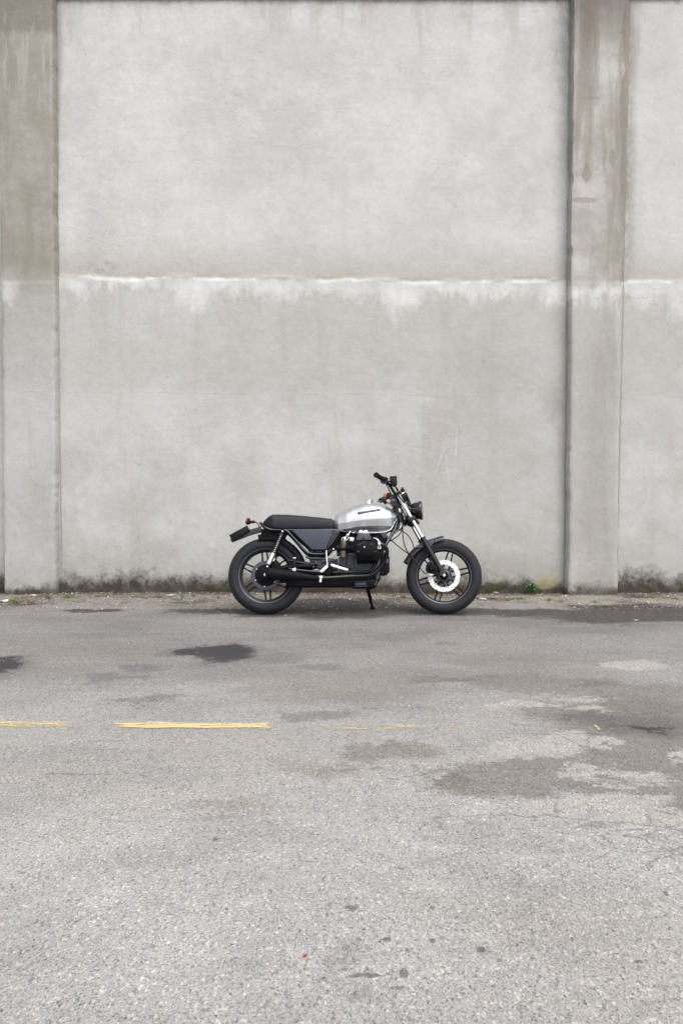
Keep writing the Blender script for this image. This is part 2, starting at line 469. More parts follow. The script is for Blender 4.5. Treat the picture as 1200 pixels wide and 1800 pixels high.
def pilaster(edges, mat, name="pilaster"):
    """edges: left/right pixel of the front face at given rows"""
    zs = [-0.35 + i * 0.02 for i in range(int((WALL_TOP + 0.35) / 0.02))] + [WALL_TOP]
    prof = []   # ring outline per height: wall-left, front-left (rounded), front-right, wall-right
    rows = [(on_plane_y(600, r_[0], PIL_Y).z, on_plane_y(r_[1], r_[0], PIL_Y).x, on_plane_y(r_[2], r_[0], PIL_Y).x) for r_ in edges]
    rows.sort()
    rings = []
    for z in zs:
        xl = interp([(q[0], q[1]) for q in rows], z); xr = interp([(q[0], q[2]) for q in rows], z)
        ch = 0.010
        nl = 0.006 * n3(xl * 3, z * 2.2, 1) + 0.03 * max(0, n3(xl, z * 6, 4) - .25) + 0.012 * max(0, n3(xl, z * 17, 4) - .1); nr = 0.006 * n3(xr * 3, z * 2.2, 7) + 0.03 * max(0, n3(xr, z * 6, 9) - .25) + 0.012 * max(0, n3(xr, z * 17, 2) - .1)
        xl += nl; xr -= nr
        up = 0.012 if z > ZB - 0.05 else 0.0
        ring = [(xl - 0.012, WALL_Y + 0.03, z), (xl - 0.010, WALL_Y - 0.04, z), (xl, PIL_Y + ch, z)]
        K = 14
        for i in range(K + 1):
            t = i / K
            x = lerp(xl + ch, xr - ch, t)
            ring.append((x, PIL_Y + up * 0.5 + 0.004 * n3(x * 5, z * 2, 3) + 0.002 * n3(x * 14, z * 9, 5), z))
        ring += [(xr, PIL_Y + ch, z), (xr + 0.010, WALL_Y - 0.04, z), (xr + 0.012, WALL_Y + 0.03, z)]
        rings.append([Vector(p) for p in ring])
    m = MB().ring_loft(rings)
    return m.build(name, mat, wall, ang=50)
tag(pilaster([(0, -4, 91.5), (500, 2, 96), (1045, 8, 97.5)], M_PIL1), "broad brown stained pilaster at left")
tag(pilaster([(0, 1009, 1107), (480, 1004, 1096), (520, 1003.5, 1089), (1045, 998.5, 1085)], M_PIL2), "narrow patched pilaster at right")

M_COPING = simple("weathered_coping", (0.17, 0.15, 0.135), 0.9, var=0.5, vs=6, bump=0.4, bs=60)
cm = MB(); cm.slab([(-11, WALL_TOP), (11, WALL_TOP), (11, WALL_TOP + 0.14), (-11, WALL_TOP + 0.14)], WALL_Y - 0.025, WALL_Y + 0.45)
cm.build("coping", M_COPING, wall, bevel=0.01)

# ================================================================== SETTING: ground
def seg_field(g, A, Bv, wob):
    a, b = on_ground(*A), on_ground(*Bv)
    u = Vector((b.x - a.x, b.y - a.y)); L = u.length; u /= L
    al = (g.X - a.x) * u.x + (g.Y - a.y) * u.y
    cr = ((g.X - a.x) * (-u.y) + (g.Y - a.y) * u.x + wob).abs()
    return g.mx(cr, g.mx(0.0 - al, al - L))
def asphalt_material():
    g = Graph("worn_asphalt")
    X, Y = g.X, g.Y
    big = g.noise(0.45, 4, 0.55, off=2.0)
    mid = g.noise(1.6, 6, 0.62, off=5.0)
    flat = g.noise(1.0, 7, 0.66, v=g.vec(X * 0.8, Y * 1.6, 0.0), off=8.0)
    warm = g.noise(0.8, 5, 0.6, v=g.vec(X * 0.8, Y * 1.3, 0.0), off=41.0)
    wob = g.noise(3.5, 6, 0.68, off=13.0)
    wobf = g.noise(20, 5, 0.7, off=14.0)
    grit = g.noise(95, 3, 0.7, off=16.0)
    coarse = g.noise(48, 4, 0.75, v=g.vec(X, Y * 0.38, 0.0), off=61.0)
    av = g.vec(X, Y * 0.62, 0.0)
    cell = g.voro(300, v=av, out='Color'); cr, cg = g.chan(cell, 0), g.chan(cell, 1)
    cellb = g.voro(150, v=av, out='Color'); br_, bg_ = g.chan(cellb, 0), g.chan(cellb, 1)
    col = g.mix(g.sm(0.30, 0.70, mid), (0.250, 0.248, 0.248), (0.335, 0.333, 0.332))
    col = g.mix(g.sm(0.46, 0.64, warm) * 0.6, col, (0.285, 0.270, 0.252))
    col = g.mix(g.sm(0.48, 0.64, flat) * 0.5, col, (0.205, 0.203, 0.210))
    # asphalt colour darkens towards the wall
    yn, yf = on_ground(600, 1235).y, on_ground(600, 1085).y
    far = g.sm(yn - 1.9, yf - 0.4, Y + (mid - 0.5) * 2.2 + (wob - 0.5) * 0.8)
    col = g.mix(far * 0.74, col, g.mix(g.sm(0.36, 0.62, flat), (0.172, 0.164, 0.162), (0.112, 0.106, 0.108)))
    col = g.mix(far * g.sm(0.52, 0.66, mid) * 0.45, col, (0.205, 0.200, 0.198))
    WXa = X + (wob - 0.5) * 0.40 + (wobf - 0.5) * 0.12
    WYa = Y + (g.noise(3.1, 6, 0.68, off=51.0) - 0.5) * 0.55 + (g.noise(17, 4, 0.7, off=53.0) - 0.5) * 0.22
    warp = (wob - 0.5) * 1.4 + (wobf - 0.5) * 1.3 + (grit - 0.5) * 1.1 + (cr - 0.5) * 0.30
    def field(lst, raw=False):
        WX_, WY_ = (X + (wobf - 0.5) * 0.03, Y + (wobf - 0.5) * 0.05) if raw else (WXa, WYa)
        r_ = None
        for (px, py, rx, ry) in lst:
            c = on_ground(px, py); sx = (on_ground(px + rx, py).x - c.x)
            sy = (on_ground(px, py - ry).y - on_ground(px, py + ry).y) / 2
            e = 1.0 - ((WX_ - c.x) / sx) ** 2.0 - ((WY_ - c.y) / sy) ** 2.0
            r_ = e if r_ is None else g.mx(r_, e)
        return r_
    def stain(lst, soft=0.25, k=1.0, raw=False): return g.sm(-soft, soft, field(lst, raw) + warp * k)
    # thin brown dirt films
    col = g.mix(stain([(420, 1415, 90, 10), (590, 1212, 150, 20), (160, 1145, 170, 15), (60, 1170, 150, 10), (480, 1190, 120, 14), (690, 1188, 130, 14), (560, 1352, 90, 14), (930, 1160, 150, 14)], 0.9) * 0.42, col, (0.150, 0.134, 0.120))
    # damp connected patches on the right
    damp = stain([(850, 1378, 118, 24), (935, 1348, 100, 26), (1010, 1365, 80, 22), (1090, 1392, 90, 20), (1180, 1405, 100, 26), (1120, 1270, 175, 50), (1180, 1325, 100, 60), (1080, 1330, 90, 26)], 0.55, 0.85)
    light = stain([(690, 1322, 82, 17), (900, 1197, 100, 13), (1010, 1205, 120, 12), (1150, 1225, 130, 26), (780, 1375, 40, 12)], 0.5)
    col = g.mix(light * 0.62, col, (0.135, 0.122, 0.110))
    col = g.mix(damp * 0.72, col, g.mix(mid, (0.116, 0.106, 0.097), (0.152, 0.140, 0.129)))
    col = g.mix(stain([(1130, 1273, 90, 20), (1050, 1262, 60, 9)], 0.9) * 0.55, col, (0.068, 0.062, 0.066))
    col = g.mix(stain([(1135, 1275, 44, 5)], 0.5) * 0.85, col, (0.034, 0.029, 0.031))
    # pale worn islands standing out of the damp
    isl = stain([(1037, 1246, 34, 6), (1010, 1231, 40, 3.5), (1032, 1352, 34, 9), (1036, 1366, 26, 6), (1108, 1359, 37, 10), (1125, 1375, 26, 6), (1070, 1379, 18, 5), (1194, 1331, 20, 8), (1168, 1373, 20, 4), (1000, 1300, 60, 14), (930, 1315, 80, 18),
                 (1080, 1404, 80, 14), (1010, 1412, 110, 18), (1150, 1430, 90, 14), (1110, 1168, 60, 8), (778, 1369, 22, 6), (920, 1240, 60, 7), (1060, 1305, 30, 8)], 0.40, 0.62)
    col = g.mix(isl * 0.85, col, g.mix(mid, (0.290, 0.278, 0.262), (0.350, 0.338, 0.320)))
    # oil patches
    oil = stain([(393, 1148, 52, 17), (345, 1147, 26, 9), (-4, 1172, 38, 17)], 0.38, 0.8)
    halo = stain([(388, 1149, 76, 20), (330, 1147, 40, 8), (0, 1174, 58, 22), (255, 1174, 34, 8), (188, 1188, 36, 5), (210, 1192, 50, 5), (470, 1156, 60, 9), (1060, 1205, 40, 4), (770, 1133, 34, 3), (175, 1073, 55, 3), (780, 1195, 60, 5), (560, 1170, 50, 5), (250, 1228, 70, 6), (560, 1258, 60, 9)], 0.6)
    col = g.mix(halo * 0.50, col, (0.098, 0.092, 0.094))
    col = g.mix(oil * 0.93, col, (0.022, 0.021, 0.025))
    fg = stain([(618, 1597, 13, 5), (645, 1718, 34, 3.5), (710, 1712, 9, 8), (845, 1671, 8, 5), (697, 1740, 13, 4), (1122, 1692, 9, 4), (680, 1653, 7, 5), (760, 1655, 6, 4), (628, 1652, 5, 4), (1170, 1570, 5, 4), (378, 1475, 5, 3), (758, 1598, 4, 3)], 0.55, 0.8, True)
    col = g.mix(fg * 0.7, col, (0.066, 0.068, 0.073))
    col = g.mix(stain([(610, 1672, 24, 14), (612, 1748, 34, 14), (590, 1700, 30, 20)], 0.7) * 0.35, col, (0.13, 0.128, 0.124))
    # pale cement footing strip near the right pilaster, dirt and moss in front of the wall
    yv = on_ground(600, 1064).y
    rb = g.sm(on_ground(850, 1080).x, on_ground(1030, 1080).x, X)
    verge = g.sm(yv - 0.10, yv + 0.10, Y + (wob - 0.5) * 0.8 + (wobf - 0.5) * 0.3)
    vc = g.mix(g.sm(0.42, 0.58, wobf), (0.140, 0.122, 0.104), (0.222, 0.210, 0.195))
    vc = g.mix(rb * g.sm(0.34, 0.46, mid) * 0.8, vc, (0.240, 0.222, 0.190))
    vc = g.mix(g.sm(0.50, 0.60, g.noise(2.4, 6, 0.72, off=31.0)) * 0.85, vc, (0.075, 0.050, 0.033))
    vc = g.mix(g.sm(0.57, 0.66, g.noise(3.4, 5, 0.7, off=33.0)) * 0.7, vc, (0.090, 0.098, 0.036))
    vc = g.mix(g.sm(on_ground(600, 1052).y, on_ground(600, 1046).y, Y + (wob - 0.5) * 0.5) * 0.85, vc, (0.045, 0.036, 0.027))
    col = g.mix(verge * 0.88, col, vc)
    # wet, broken edge along the wall, widening right; bike's shadow painted in beneath it
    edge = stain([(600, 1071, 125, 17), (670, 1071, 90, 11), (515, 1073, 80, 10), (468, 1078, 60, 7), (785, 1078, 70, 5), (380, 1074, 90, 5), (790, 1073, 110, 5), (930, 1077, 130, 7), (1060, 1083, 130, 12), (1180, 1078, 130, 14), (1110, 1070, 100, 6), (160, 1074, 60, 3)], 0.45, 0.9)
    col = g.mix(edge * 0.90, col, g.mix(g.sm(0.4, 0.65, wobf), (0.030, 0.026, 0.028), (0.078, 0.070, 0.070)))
    crk = g.sm(0.035, 0.010, (Y - on_ground(600, 1067).y - (wob - 0.5) * 0.5).abs()) * g.sm(on_ground(985, 1069).x, on_ground(1010, 1069).x, X)
    col = g.mix(crk * 0.85, col, (0.024, 0.018, 0.015))
    # cracks
    wb = (wob - 0.5) * 0.18 + (wobf - 0.5) * 0.06
    df = None
    for a, b in (((205, 1231), (245, 1248)), ((245, 1248), (270, 1228)), ((150, 1300), (240, 1302)), ((75, 1359), (250, 1362)), ((770, 1436), (960, 1432)), ((960, 1432), (1095, 1449)), ((1010, 1440), (1020, 1455)), ((1020, 1455), (1120, 1470)),
                 ((770, 1436), (775, 1460)), ((975, 1430), (985, 1402)), ((985, 1402), (930, 1394)), ((1140, 1432), (1200, 1470)), ((1120, 1470), (1200, 1505)), ((640, 1245), (760, 1242)), ((690, 1370), (745, 1362)), ((745, 1362), (720, 1345)), ((985, 1293), (1015, 1312)), ((1015, 1312), (1050, 1320)),
                 ((1040, 1445), (1100, 1440)), ((1100, 1440), (1200, 1462)), ((560, 1352), (640, 1350)), ((880, 1290), (985, 1293))):
        s_ = seg_field(g, a, b, wb)
        df = s_ if df is None else g.mn(df, s_)
    net = g.voro(1.9, 'DISTANCE_TO_EDGE', v=g.vec(X + wb * 1.8, Y * 1.5 + wb * 1.4, 0.0))
    net2 = g.voro(4.6, 'DISTANCE_TO_EDGE', v=g.vec(X + wb * 1.2, Y * 1.5 + wb, 0.0))
    cl2 = on_ground(1040, 1370)
    zone = g.sm(2.4, 0.8, ((X - cl2.x) / 0.85).abs() + ((Y - cl2.y) / 0.9).abs())
    lit = g.sm(0.36, 0.52, wobf)
    cracks = g.mx(g.sm(0.010, 0.003, df) * lit, g.mx(g.sm(0.012, 0.002, net) * zone * lit, g.sm(0.022, 0.005, net2) * zone * g.sm(0.46, 0.6, mid) * lit))
    cracks = g.mx(cracks, g.sm(0.012, 0.002, net) * g.sm(0.51, 0.58, big) * g.sm(0.44, 0.6, wobf) * 0.6)
    col = g.mix(cracks * 0.46, col, (0.052, 0.047, 0.044))
    # aggregate: light and dark stones in binder
    st = g.sm(0.60, 0.98, cr) * 0.34 - g.sm(0.42, 0.06, cg) * 0.36
    sb = g.sm(0.88, 0.98, br_) * 0.40 - g.sm(0.12, 0.03, bg_) * 0.30
    col = g.gain(col, 0.92 + st * (1.0 - oil * 0.5) + sb + (grit - 0.5) * 0.30 + (coarse - 0.5) * (0.28 + far * 0.55))
    tint = g.mix(g.sm(0.90, 1.0, br_), (1.012, 1.0, 0.985), (1.07, 0.995, 0.92))
    col = g.mix(1.0, col, tint, 'MULTIPLY')
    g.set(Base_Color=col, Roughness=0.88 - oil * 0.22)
    g.bsdf.inputs['Specular IOR Level'].default_value = 0.3
    h = g.voro(300, v=av) * 0.40 + g.voro(150, v=av) * 0.55
    g.bump(h, 0.5, 0.005)
    return g.mat
M_ASPHALT = asphalt_material()
def ground_z(x, y):
    z = 0.006 * n3(x * 0.7, y * 0.7, 0) + 0.003 * n3(x * 2.5, y * 2.5, 3)
    near = min(1.0, max(0.0, abs(y - BIKE_Y) / 0.5))
    z *= near
    t = max(0.0, min(1.0, (y - on_ground(600, 1066).y) / 0.35))
    z += t * (0.018 + 0.010 * n3(x * 1.7, y * 2, 5) + 0.006 * n3(x * 9, y * 9, 6))
    return z
def ground():
    xs = axis(-90, 90, -3.6, 3.6, 0.035, 9.0)
    ys = axis(-90, WALL_Y + 0.3, 0.9, WALL_Y + 0.28, 0.035, 9.0)
    m = MB(); n = len(xs)
    m.v = [(x, y, ground_z(x, y)) for y in ys for x in xs]
    m.f = [(i * n + j, i * n + j + 1, (i + 1) * n + j + 1, (i + 1) * n + j) for i in range(len(ys) - 1) for j in range(n - 1)]
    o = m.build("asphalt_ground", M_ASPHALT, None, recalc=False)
    tag(o, "worn grey asphalt yard with stains and cracks in front of the wall", kind="structure")
    # land beyond the wall
    m2 = MB(); m2.quad((-90, WALL_Y + 0.3, -0.01), (90, WALL_Y + 0.3, -0.01), (90, 90, -0.01), (-90, 90, -0.01))
    tag(m2.build("ground_beyond", simple("bare_ground", (0.2, 0.19, 0.17), 0.9), None, recalc=False), "bare ground behind the wall", kind="structure")
ground()

# worn yellow line
def yellow_material():
    g = Graph("worn_yellow_paint")
    X = g.X
    st = g.noise(1.0, 6, 0.7, v=g.vec(X * 5.0, g.Y * 34.0, 0.0), off=3.0)
    pt = g.noise(75, 5, 0.8, off=8.0)
    px = lambda p: on_ground(p, 1277).x
    nz = ((st - 0.5) * 2.4 + (pt - 0.5) * 2.6 + 0.5)
    main = g.sm(px(172), px(230), X) * g.sm(px(500), px(465), X) * 0.88
    left = g.sm(px(150), px(95), X) * 0.68
    fade = g.sm(px(445), px(610), X) * g.sm(px(1000), px(700), X) * 0.52
    amt = g.mx(g.mx(main, left), g.mx(fade, 0.10))
    for (p, r_, k) in ((1003, 9, .5), (1046, 10, .75), (975, 8, .4), (830, 12, .4), (785, 30, .4)):
        amt = g.mx(amt, g.sm(px(p + r_) - px(p), 0.0, (X - px(p)).abs()) * k)
    yc = on_ground(600, 1277.5).y + (X * -0.022)
    off = (g.Y - yc).abs()
    prof = g.sm(0.066, 0.018, off * 0.85 + (st - 0.5) * 0.09 + (pt - 0.5) * 0.06)
    a = g.sm(0.0, 0.42, amt * 1.05 * prof - nz * 0.92) * (0.40 + amt * 0.42)
    col = g.mix(pt, (0.60, 0.45, 0.17), (0.68, 0.56, 0.31))
    g.set(Base_Color=col, Roughness=0.8, Alpha=a)
    return g.mat
yl = MB()
y0 = on_ground(600, 1277.5).y
N = 90
for i in range(N):
    xa, xb = lerp(-4.0, 1.75, i / N), lerp(-4.0, 1.75, (i + 1) / N)
    q = [(xa, y0 - 0.022 * xa - 0.085), (xb, y0 - 0.022 * xb - 0.085), (xb, y0 - 0.022 * xb + 0.085), (xa, y0 - 0.022 * xa + 0.085)]
    yl.quad(*[(x, y, ground_z(x, y) + 0.004) for x, y in q])
tag(yl.build("road_marking", yellow_material(), None, recalc=False), "worn broken yellow line painted across the grey asphalt", "road marking")

# ================================================================== MOTORCYCLE
M_BLACK = simple("satin_black_paint", (0.0045, 0.0046, 0.0075), 0.24, var=0.3, coat=0.15, spec=0.45)
M_MATT = simple("matt_black_paint", (0.0040, 0.0040, 0.0062), 0.6, var=0.4, spec=0.12)
M_PLASTIC = simple("black_plastic", (0.006, 0.006, 0.008), 0.5, spec=0.22, var=0.3, bump=0.1, bs=500)
M_CHROME = simple("chrome", (0.82, 0.82, 0.83), 0.13, 1.0, var=0.15)
M_ALU = simple("dull_alloy", (0.62, 0.61, 0.59), 0.38, 1.0, var=0.35)
M_DISC = simple("brushed_steel", (0.66, 0.66, 0.66), 0.40, 0.6, var=0.2)
M_ENGINE = simple("grey_black_engine_paint", (0.042, 0.047, 0.066), 0.40, 0.25, var=0.5, vs=18, bump=0.25, bs=320)
M_ENGDARK = simple("sooty_black_engine_paint", (0.0035, 0.0035, 0.0048), 0.5, var=0.5, spec=0.12, bump=0.2, bs=260)
M_RIM = simple("black_cast_alloy", (0.005, 0.005, 0.007), 0.4, var=0.3, spec=0.22)
M_RIMLIP = simple("worn_rim_lip", (0.10, 0.11, 0.13), 0.35, 0.5, var=0.4)
M_SLATE = simple("slate_side_panel", (0.040, 0.046, 0.066), 0.42, 0.25, var=0.25, vs=10, bump=0.15, bs=600)
M_PLATE = simple("black_number_plate_back", (0.006, 0.006, 0.007), 0.35, spec=0.15)
M_BRONZE = simple("oily_carburettor_metal", (0.10, 0.085, 0.065), 0.42, 0.6, var=0.6)

def tank_material():
    g = Graph("silver_metallic_paint")
    fl = g.voro(900, out='Color')
    col = g.gain(g.mix(g.noise(7, 3), (0.52, 0.535, 0.57), (0.57, 0.585, 0.62)), 0.97 + g.chan(fl, 0) * 0.06)
    g.set(Base_Color=col, Metallic=0.9, Roughness=0.34 + g.noise(14, 4) * 0.06, Coat_Weight=0.3, Coat_Roughness=0.12)
    return g.mat
M_TANK = tank_material()
def rubber_material():
    g = Graph("tyre_rubber")
    rad = g.m('SQRT', g.X * g.X + g.Z * g.Z)
    ang = g.m('ARCTAN2', g.Z, g.X)
    gr = g.m('SINE', ang * 58.0 + g.Y.abs() * 70.0)
    gr2 = g.m('SINE', ang * 29.0 - g.Y * 55.0)
    tread = g.sm(0.288, 0.300, rad)
    groove = g.mx(g.sm(0.72, 0.92, gr) * g.sm(0.020, 0.030, g.Y.abs()), g.sm(0.85, 0.96, gr2) * g.sm(0.040, 0.03, g.Y.abs())) * tread
    letters = g.sm(0.2, 0.5, g.m('SINE', ang * 6.0)) * g.sm(0.1, 0.4, g.m('SINE', ang * 90.0)) * g.sm(0.006, 0.004, (rad - 0.262).abs())
    rings = g.sm(0.6, 0.95, g.m('SINE', rad * 700.0)) * g.sm(0.004, 0.002, (rad - 0.243).abs())
    dust = g.noise(9, 5, 0.6)
    col = g.mix(dust, (0.009, 0.0095, 0.0130), (0.019, 0.020, 0.027))
    col = g.mix(g.sm(0.288, 0.306, rad) * 0.6, col, (0.034, 0.033, 0.034))
    col = g.mix(groove * 0.8, col, (0.006, 0.006, 0.0065))
    col = g.mix(letters * 0.25 + rings * 0.3, col, (0.045, 0.046, 0.054))
    g.set(Base_Color=col, Roughness=0.60 + dust * 0.15)
    g.bsdf.inputs['Specular IOR Level'].default_value = 0.25
    g.bump(0.0 - groove * 1.0 + letters * 0.15 + g.noise(220, 2) * 0.15 + rings * 0.2, 0.6, 0.004)
    return g.mat
M_RUBBER = rubber_material()
def seat_material():
    g = Graph("black_seat_vinyl")
    col = g.mix(g.noise(20, 4), (0.007, 0.0075, 0.012), (0.013, 0.014, 0.021))
    g.set(Base_Color=col, Roughness=0.55)
    g.bsdf.inputs['Specular IOR Level'].default_value = 0.28
    g.bump(g.voro(420) * 0.6 + g.noise(40, 3), 0.3, 0.002)
    return g.mat
M_SEAT = seat_material()
def glass_material(name, col, rough=0.12, tr=0.6):
    g = Graph(name)
    g.set(Base_Color=col, Roughness=rough, Transmission_Weight=tr, IOR=1.45)
    return g.mat
M_RED = glass_material("red_lens", (0.45, 0.012, 0.015), 0.15, 0.2)
M_LAMP = glass_material("headlamp_glass", (0.95, 0.96, 0.97), 0.03, 1.0)
M_ORANGE = simple("orange_red_switch", (0.55, 0.075, 0.02), 0.4)

bike = tag(empty("motorcycle", (BIKE_X, BIKE_Y, 0.0), (-LEAN, 0, 0)),
           "silver and black motorcycle leaning on its side stand by the grey wall", "motorcycle")
NY = Vector((0, -1, 0))

# ---------------------------------------------------------------- wheels
def ring_prof(pairs):
    return pairs + [(r_, -y) for r_, y in reversed(pairs)]
def make_wheel(cx, Rr, half, lip, inner, a0, yaw, label, disc):
    wh = tag(empty("wheel", (cx, 0, Rr), (0, 0, yaw)), label); wh.parent = bike
    k = half / 0.06
    o = [(lip + 0.002, 0.042 * k), (lip + 0.010, 0.053 * k), (lip + 0.032, 0.060 * k), (lip + 0.052, 0.0595 * k),
         (Rr - 0.030, 0.055 * k), (Rr - 0.016, 0.044 * k), (Rr - 0.006, 0.027 * k), (Rr - 0.0015, 0.012 * k)]
    MB().lathe(ring_prof(o) + [(lip - 0.004, -0.03 * k), (lip - 0.004, 0.03 * k)], (0, 0, 0), (0, 1, 0), 96, True).build("tyre", M_RUBBER, wh, ang=50)
    b = 0.046 * k
    rp = [(lip + 0.001, b - 0.006), (lip - 0.004, b - 0.010), (inner + 0.010, b - 0.012), (inner + 0.001, b - 0.018), (inner, 0.012)]
    rp2 = rp + [(r_, -y) for r_, y in reversed(rp)] + [(lip - 0.002, -0.02), (lip - 0.002, 0.02)]
    MB().lathe(rp2, (0, 0, 0), (0, 1, 0), 96, True).build("rim", M_RIM, wh, ang=40)
    for s in (-1, 1):
        MB().lathe([(lip - 0.006, s * (b - 0.008)), (lip - 0.001, s * (b + 0.001)), (lip + 0.004, s * (b + 0.002)), (lip + 0.004, s * (b - 0.008))],
                   (0, 0, 0), (0, 1, 0), 96, True).build("rim_lip", M_RIMLIP, wh, ang=60)
    for i in range(6):
        a = R(a0 + 60 * i)
        u, v = Vector((math.cos(a), 0, math.sin(a))), Vector((-math.sin(a), 0, math.cos(a)))
        for s in (-1, 1):
            m = MB()
            rings = []
            for t in (0.0, 0.5, 1.0):
                r_ = lerp(0.055, inner + 0.006, t); off = s * lerp(0.026, 0.019, t)
                wd = lerp(0.0085, 0.0062, t); th = lerp(0.020, 0.013, t)
                c = u * r_ + v * off
                rings.append([c + v * wd + NY * th * .6, c + v * wd * .5 + NY * th, c - v * wd * .5 + NY * th, c - v * wd + NY * th * .6,
                              c - v * wd - NY * th * .6, c - v * wd * .5 - NY * th, c + v * wd * .5 - NY * th, c + v * wd - NY * th * .6])
            m.ring_loft(rings).build("spoke", M_RIM, wh, ang=25)
    MB().lathe([(0.001, -0.05), (0.042, -0.05), (0.05, -0.03), (0.064, -0.025), (0.064, 0.025), (0.05, 0.03), (0.042, 0.05), (0.001, 0.05)], (0, 0, 0), (0, 1, 0), 36).build("hub", M_RIM, wh)
    return wh
rc, fc = B(468.3, 1011), B(779.6, 1010)
RR, FR = 0.317, 0.314
rear = make_wheel(rc.x, RR, 0.062, 0.2235, 0.197, 95, 0, "rear wheel with a black drum sized brake disc", 0)
front = make_wheel(fc.x, FR, 0.052, 0.2225, 0.206, 13.7, R(-5), "front wheel with a silver drilled brake disc", 1)
# rear: dark disc, bevel box flange
MB().lathe([(0.118, -0.064), (0.122, -0.060), (0.122, -0.056), (0.118, -0.052), (0.085, -0.052), (0.085, -0.064)], (0, 0, 0), (0, 1, 0), 60, True).build("brake_disc", M_ENGINE, rear)
MB().lathe([(0.112, -0.052), (0.112, -0.062), (0.07, -0.066), (0.07, -0.080), (0.045, -0.088), (0.03, -0.10), (0.001, -0.10)], (0, 0, 0), (0, 1, 0), 48).build("disc_carrier", M_ENGDARK, rear)
for a in range(6):
    q = R(a * 60 + 205)
    MB().lathe([(0.001, -0.074), (0.005, -0.074), (0.006, -0.068), (0.006, -0.06)], (0.092 * math.cos(q), 0, 0.092 * math.sin(q)), (0, 1, 0), 8).build("disc_bolt", M_ALU, rear)
# front: drilled silver disc on dark carrier
def drilled_disc():
    m = MB(); ri, ro, y0, y1 = 0.0935, 0.132, -0.066, -0.060
    N, rows = 120, [0.0935, 0.100, 0.1035, 0.107, 0.112, 0.116, 0.120, 0.1245, 0.128, 0.132]
    holes = set()
    for k_ in range(10):
        for row, off in ((1, 0), (4, 4), (7, 8)):
            for dr in (0, 1): holes.add((row + dr - (1 if row == 1 else 0), (k_ * 12 + off) % N))
    def P(i, j, y):
        a = 2 * math.pi * j / N
        return (rows[i] * math.cos(a), y, rows[i] * math.sin(a))
    for y in (y0, y1):
        for i in range(len(rows) - 1):
            for j in range(N):
                if (i, j) in holes: continue
                m.quad(P(i, j, y), P(i, j + 1, y), P(i + 1, j + 1, y), P(i + 1, j, y))
    for i in (0, len(rows) - 1):
        for j in range(N): m.quad(P(i, j, y0), P(i, j + 1, y0), P(i, j + 1, y1), P(i, j, y1))
    for (i, j) in holes:
        for (a, b, nb) in (((i, j), (i, j + 1), (i - 1, j)), ((i, j + 1), (i + 1, j + 1), None), ((i + 1, j + 1), (i + 1, j), (i + 1, j)), ((i + 1, j), (i, j), None)):
            if nb in holes: continue
            m.quad(P(*a, y0), P(*b, y0), P(*b, y1), P(*a, y1))
    return m
drilled_disc().build("brake_disc", M_DISC, front, recalc=False)
m = MB()
for i in range(6):
    a = R(13.7 + 60 * i + 20)
    u, v = Vector((math.cos(a), 0, math.sin(a))), Vector((-math.sin(a), 0, math.cos(a)))
    c0 = u * 0.04 + NY * 0.060; c1 = u * 0.098 + v * 0.018 + NY * 0.062
    d = (c1 - c0).normalized(); p = d.cross(NY)
    m.prism([c0 + p * .012, c0 + p * .012 + NY * .008, c0 - p * .012 + NY * .008, c0 - p * .012], [c1 + p * .007, c1 + p * .007 + NY * .006, c1 - p * .007 + NY * .006, c1 - p * .007])
m.lathe([(0.05, -0.05), (0.05, -0.068), (0.042, -0.072), (0.001, -0.072)], (0, 0, 0), (0, 1, 0), 36)
m.build("disc_carrier", M_ENGINE, front)
for i in range(6):
    q = R(13.7 + 60 * i + 30)
    MB().lathe([(0.001, -0.074), (0.006, -0.074), (0.007, -0.068), (0.007, -0.06)], (0.096 * math.cos(q), 0, 0.096 * math.sin(q)), (0, 1, 0), 10).build("disc_bolt", M_ALU, front)
MB().lathe([(0.034, -0.07), (0.036, -0.092), (0.024, -0.105), (0.001, -0.105)], (0, 0, 0), (0, 1, 0), 24).build("axle_boss", M_ENGDARK, front)
MB().lathe([(0.014, -0.10), (0.014, -0.128), (0.010, -0.132), (0.001, -0.132)], (0, 0, 0), (0, 1, 0), 6).build("axle_nut", M_ALU, front, bevel=0.001)
MB().lathe([(0.012, -0.09), (0.012, -0.152), (0.008, -0.155), (0.001, -0.155)], (0, 0, 0), (0, 1, 0), 12).build("axle_nut", M_ALU, rear)

# ---------------------------------------------------------------- fork, clamps, front mudguard
FY = 0.098
f_top, f_mid, f_bot = B(695, 862, -FY), B(743.0, 945, -FY), B(777.5, 1007.5, -FY)
f_axis = (f_bot - f_top).normalized()
f_mid = f_top + f_axis * (f_mid - f_top).dot(f_axis)
for s in (0, 1):
    fx = (lambda L: mir(L)) if s else (lambda L: L)
    fork = MB().tube(fx([f_top, f_mid + f_axis * .03]), 0.0165, 20, 1).build("fork_tube", M_CHROME, bike)
    sl = [f_mid, f_mid + f_axis * .012, f_mid + f_axis * .014, f_mid + f_axis * .10, f_bot - f_axis * .02, f_bot]
    m = MB(); m.tube(fx(sl), [0.025, 0.025, 0.0225, 0.0225, 0.0225, 0.020], 20, 1)
    m.lathe([(0.001, -0.022), (0.026, -0.022), (0.028, -0.016), (0.028, 0.016), (0.026, 0.022), (0.001, 0.022)], fx([f_bot])[0], (0, 1, 0), 24)
    m.build("fork_slider", M_BLACK, fork)
    MB().tube(fx([f_mid - f_axis * .006, f_mid + f_axis * .006]), 0.0215, 20, 1).build("dust_seal", M_PLASTIC, fork)
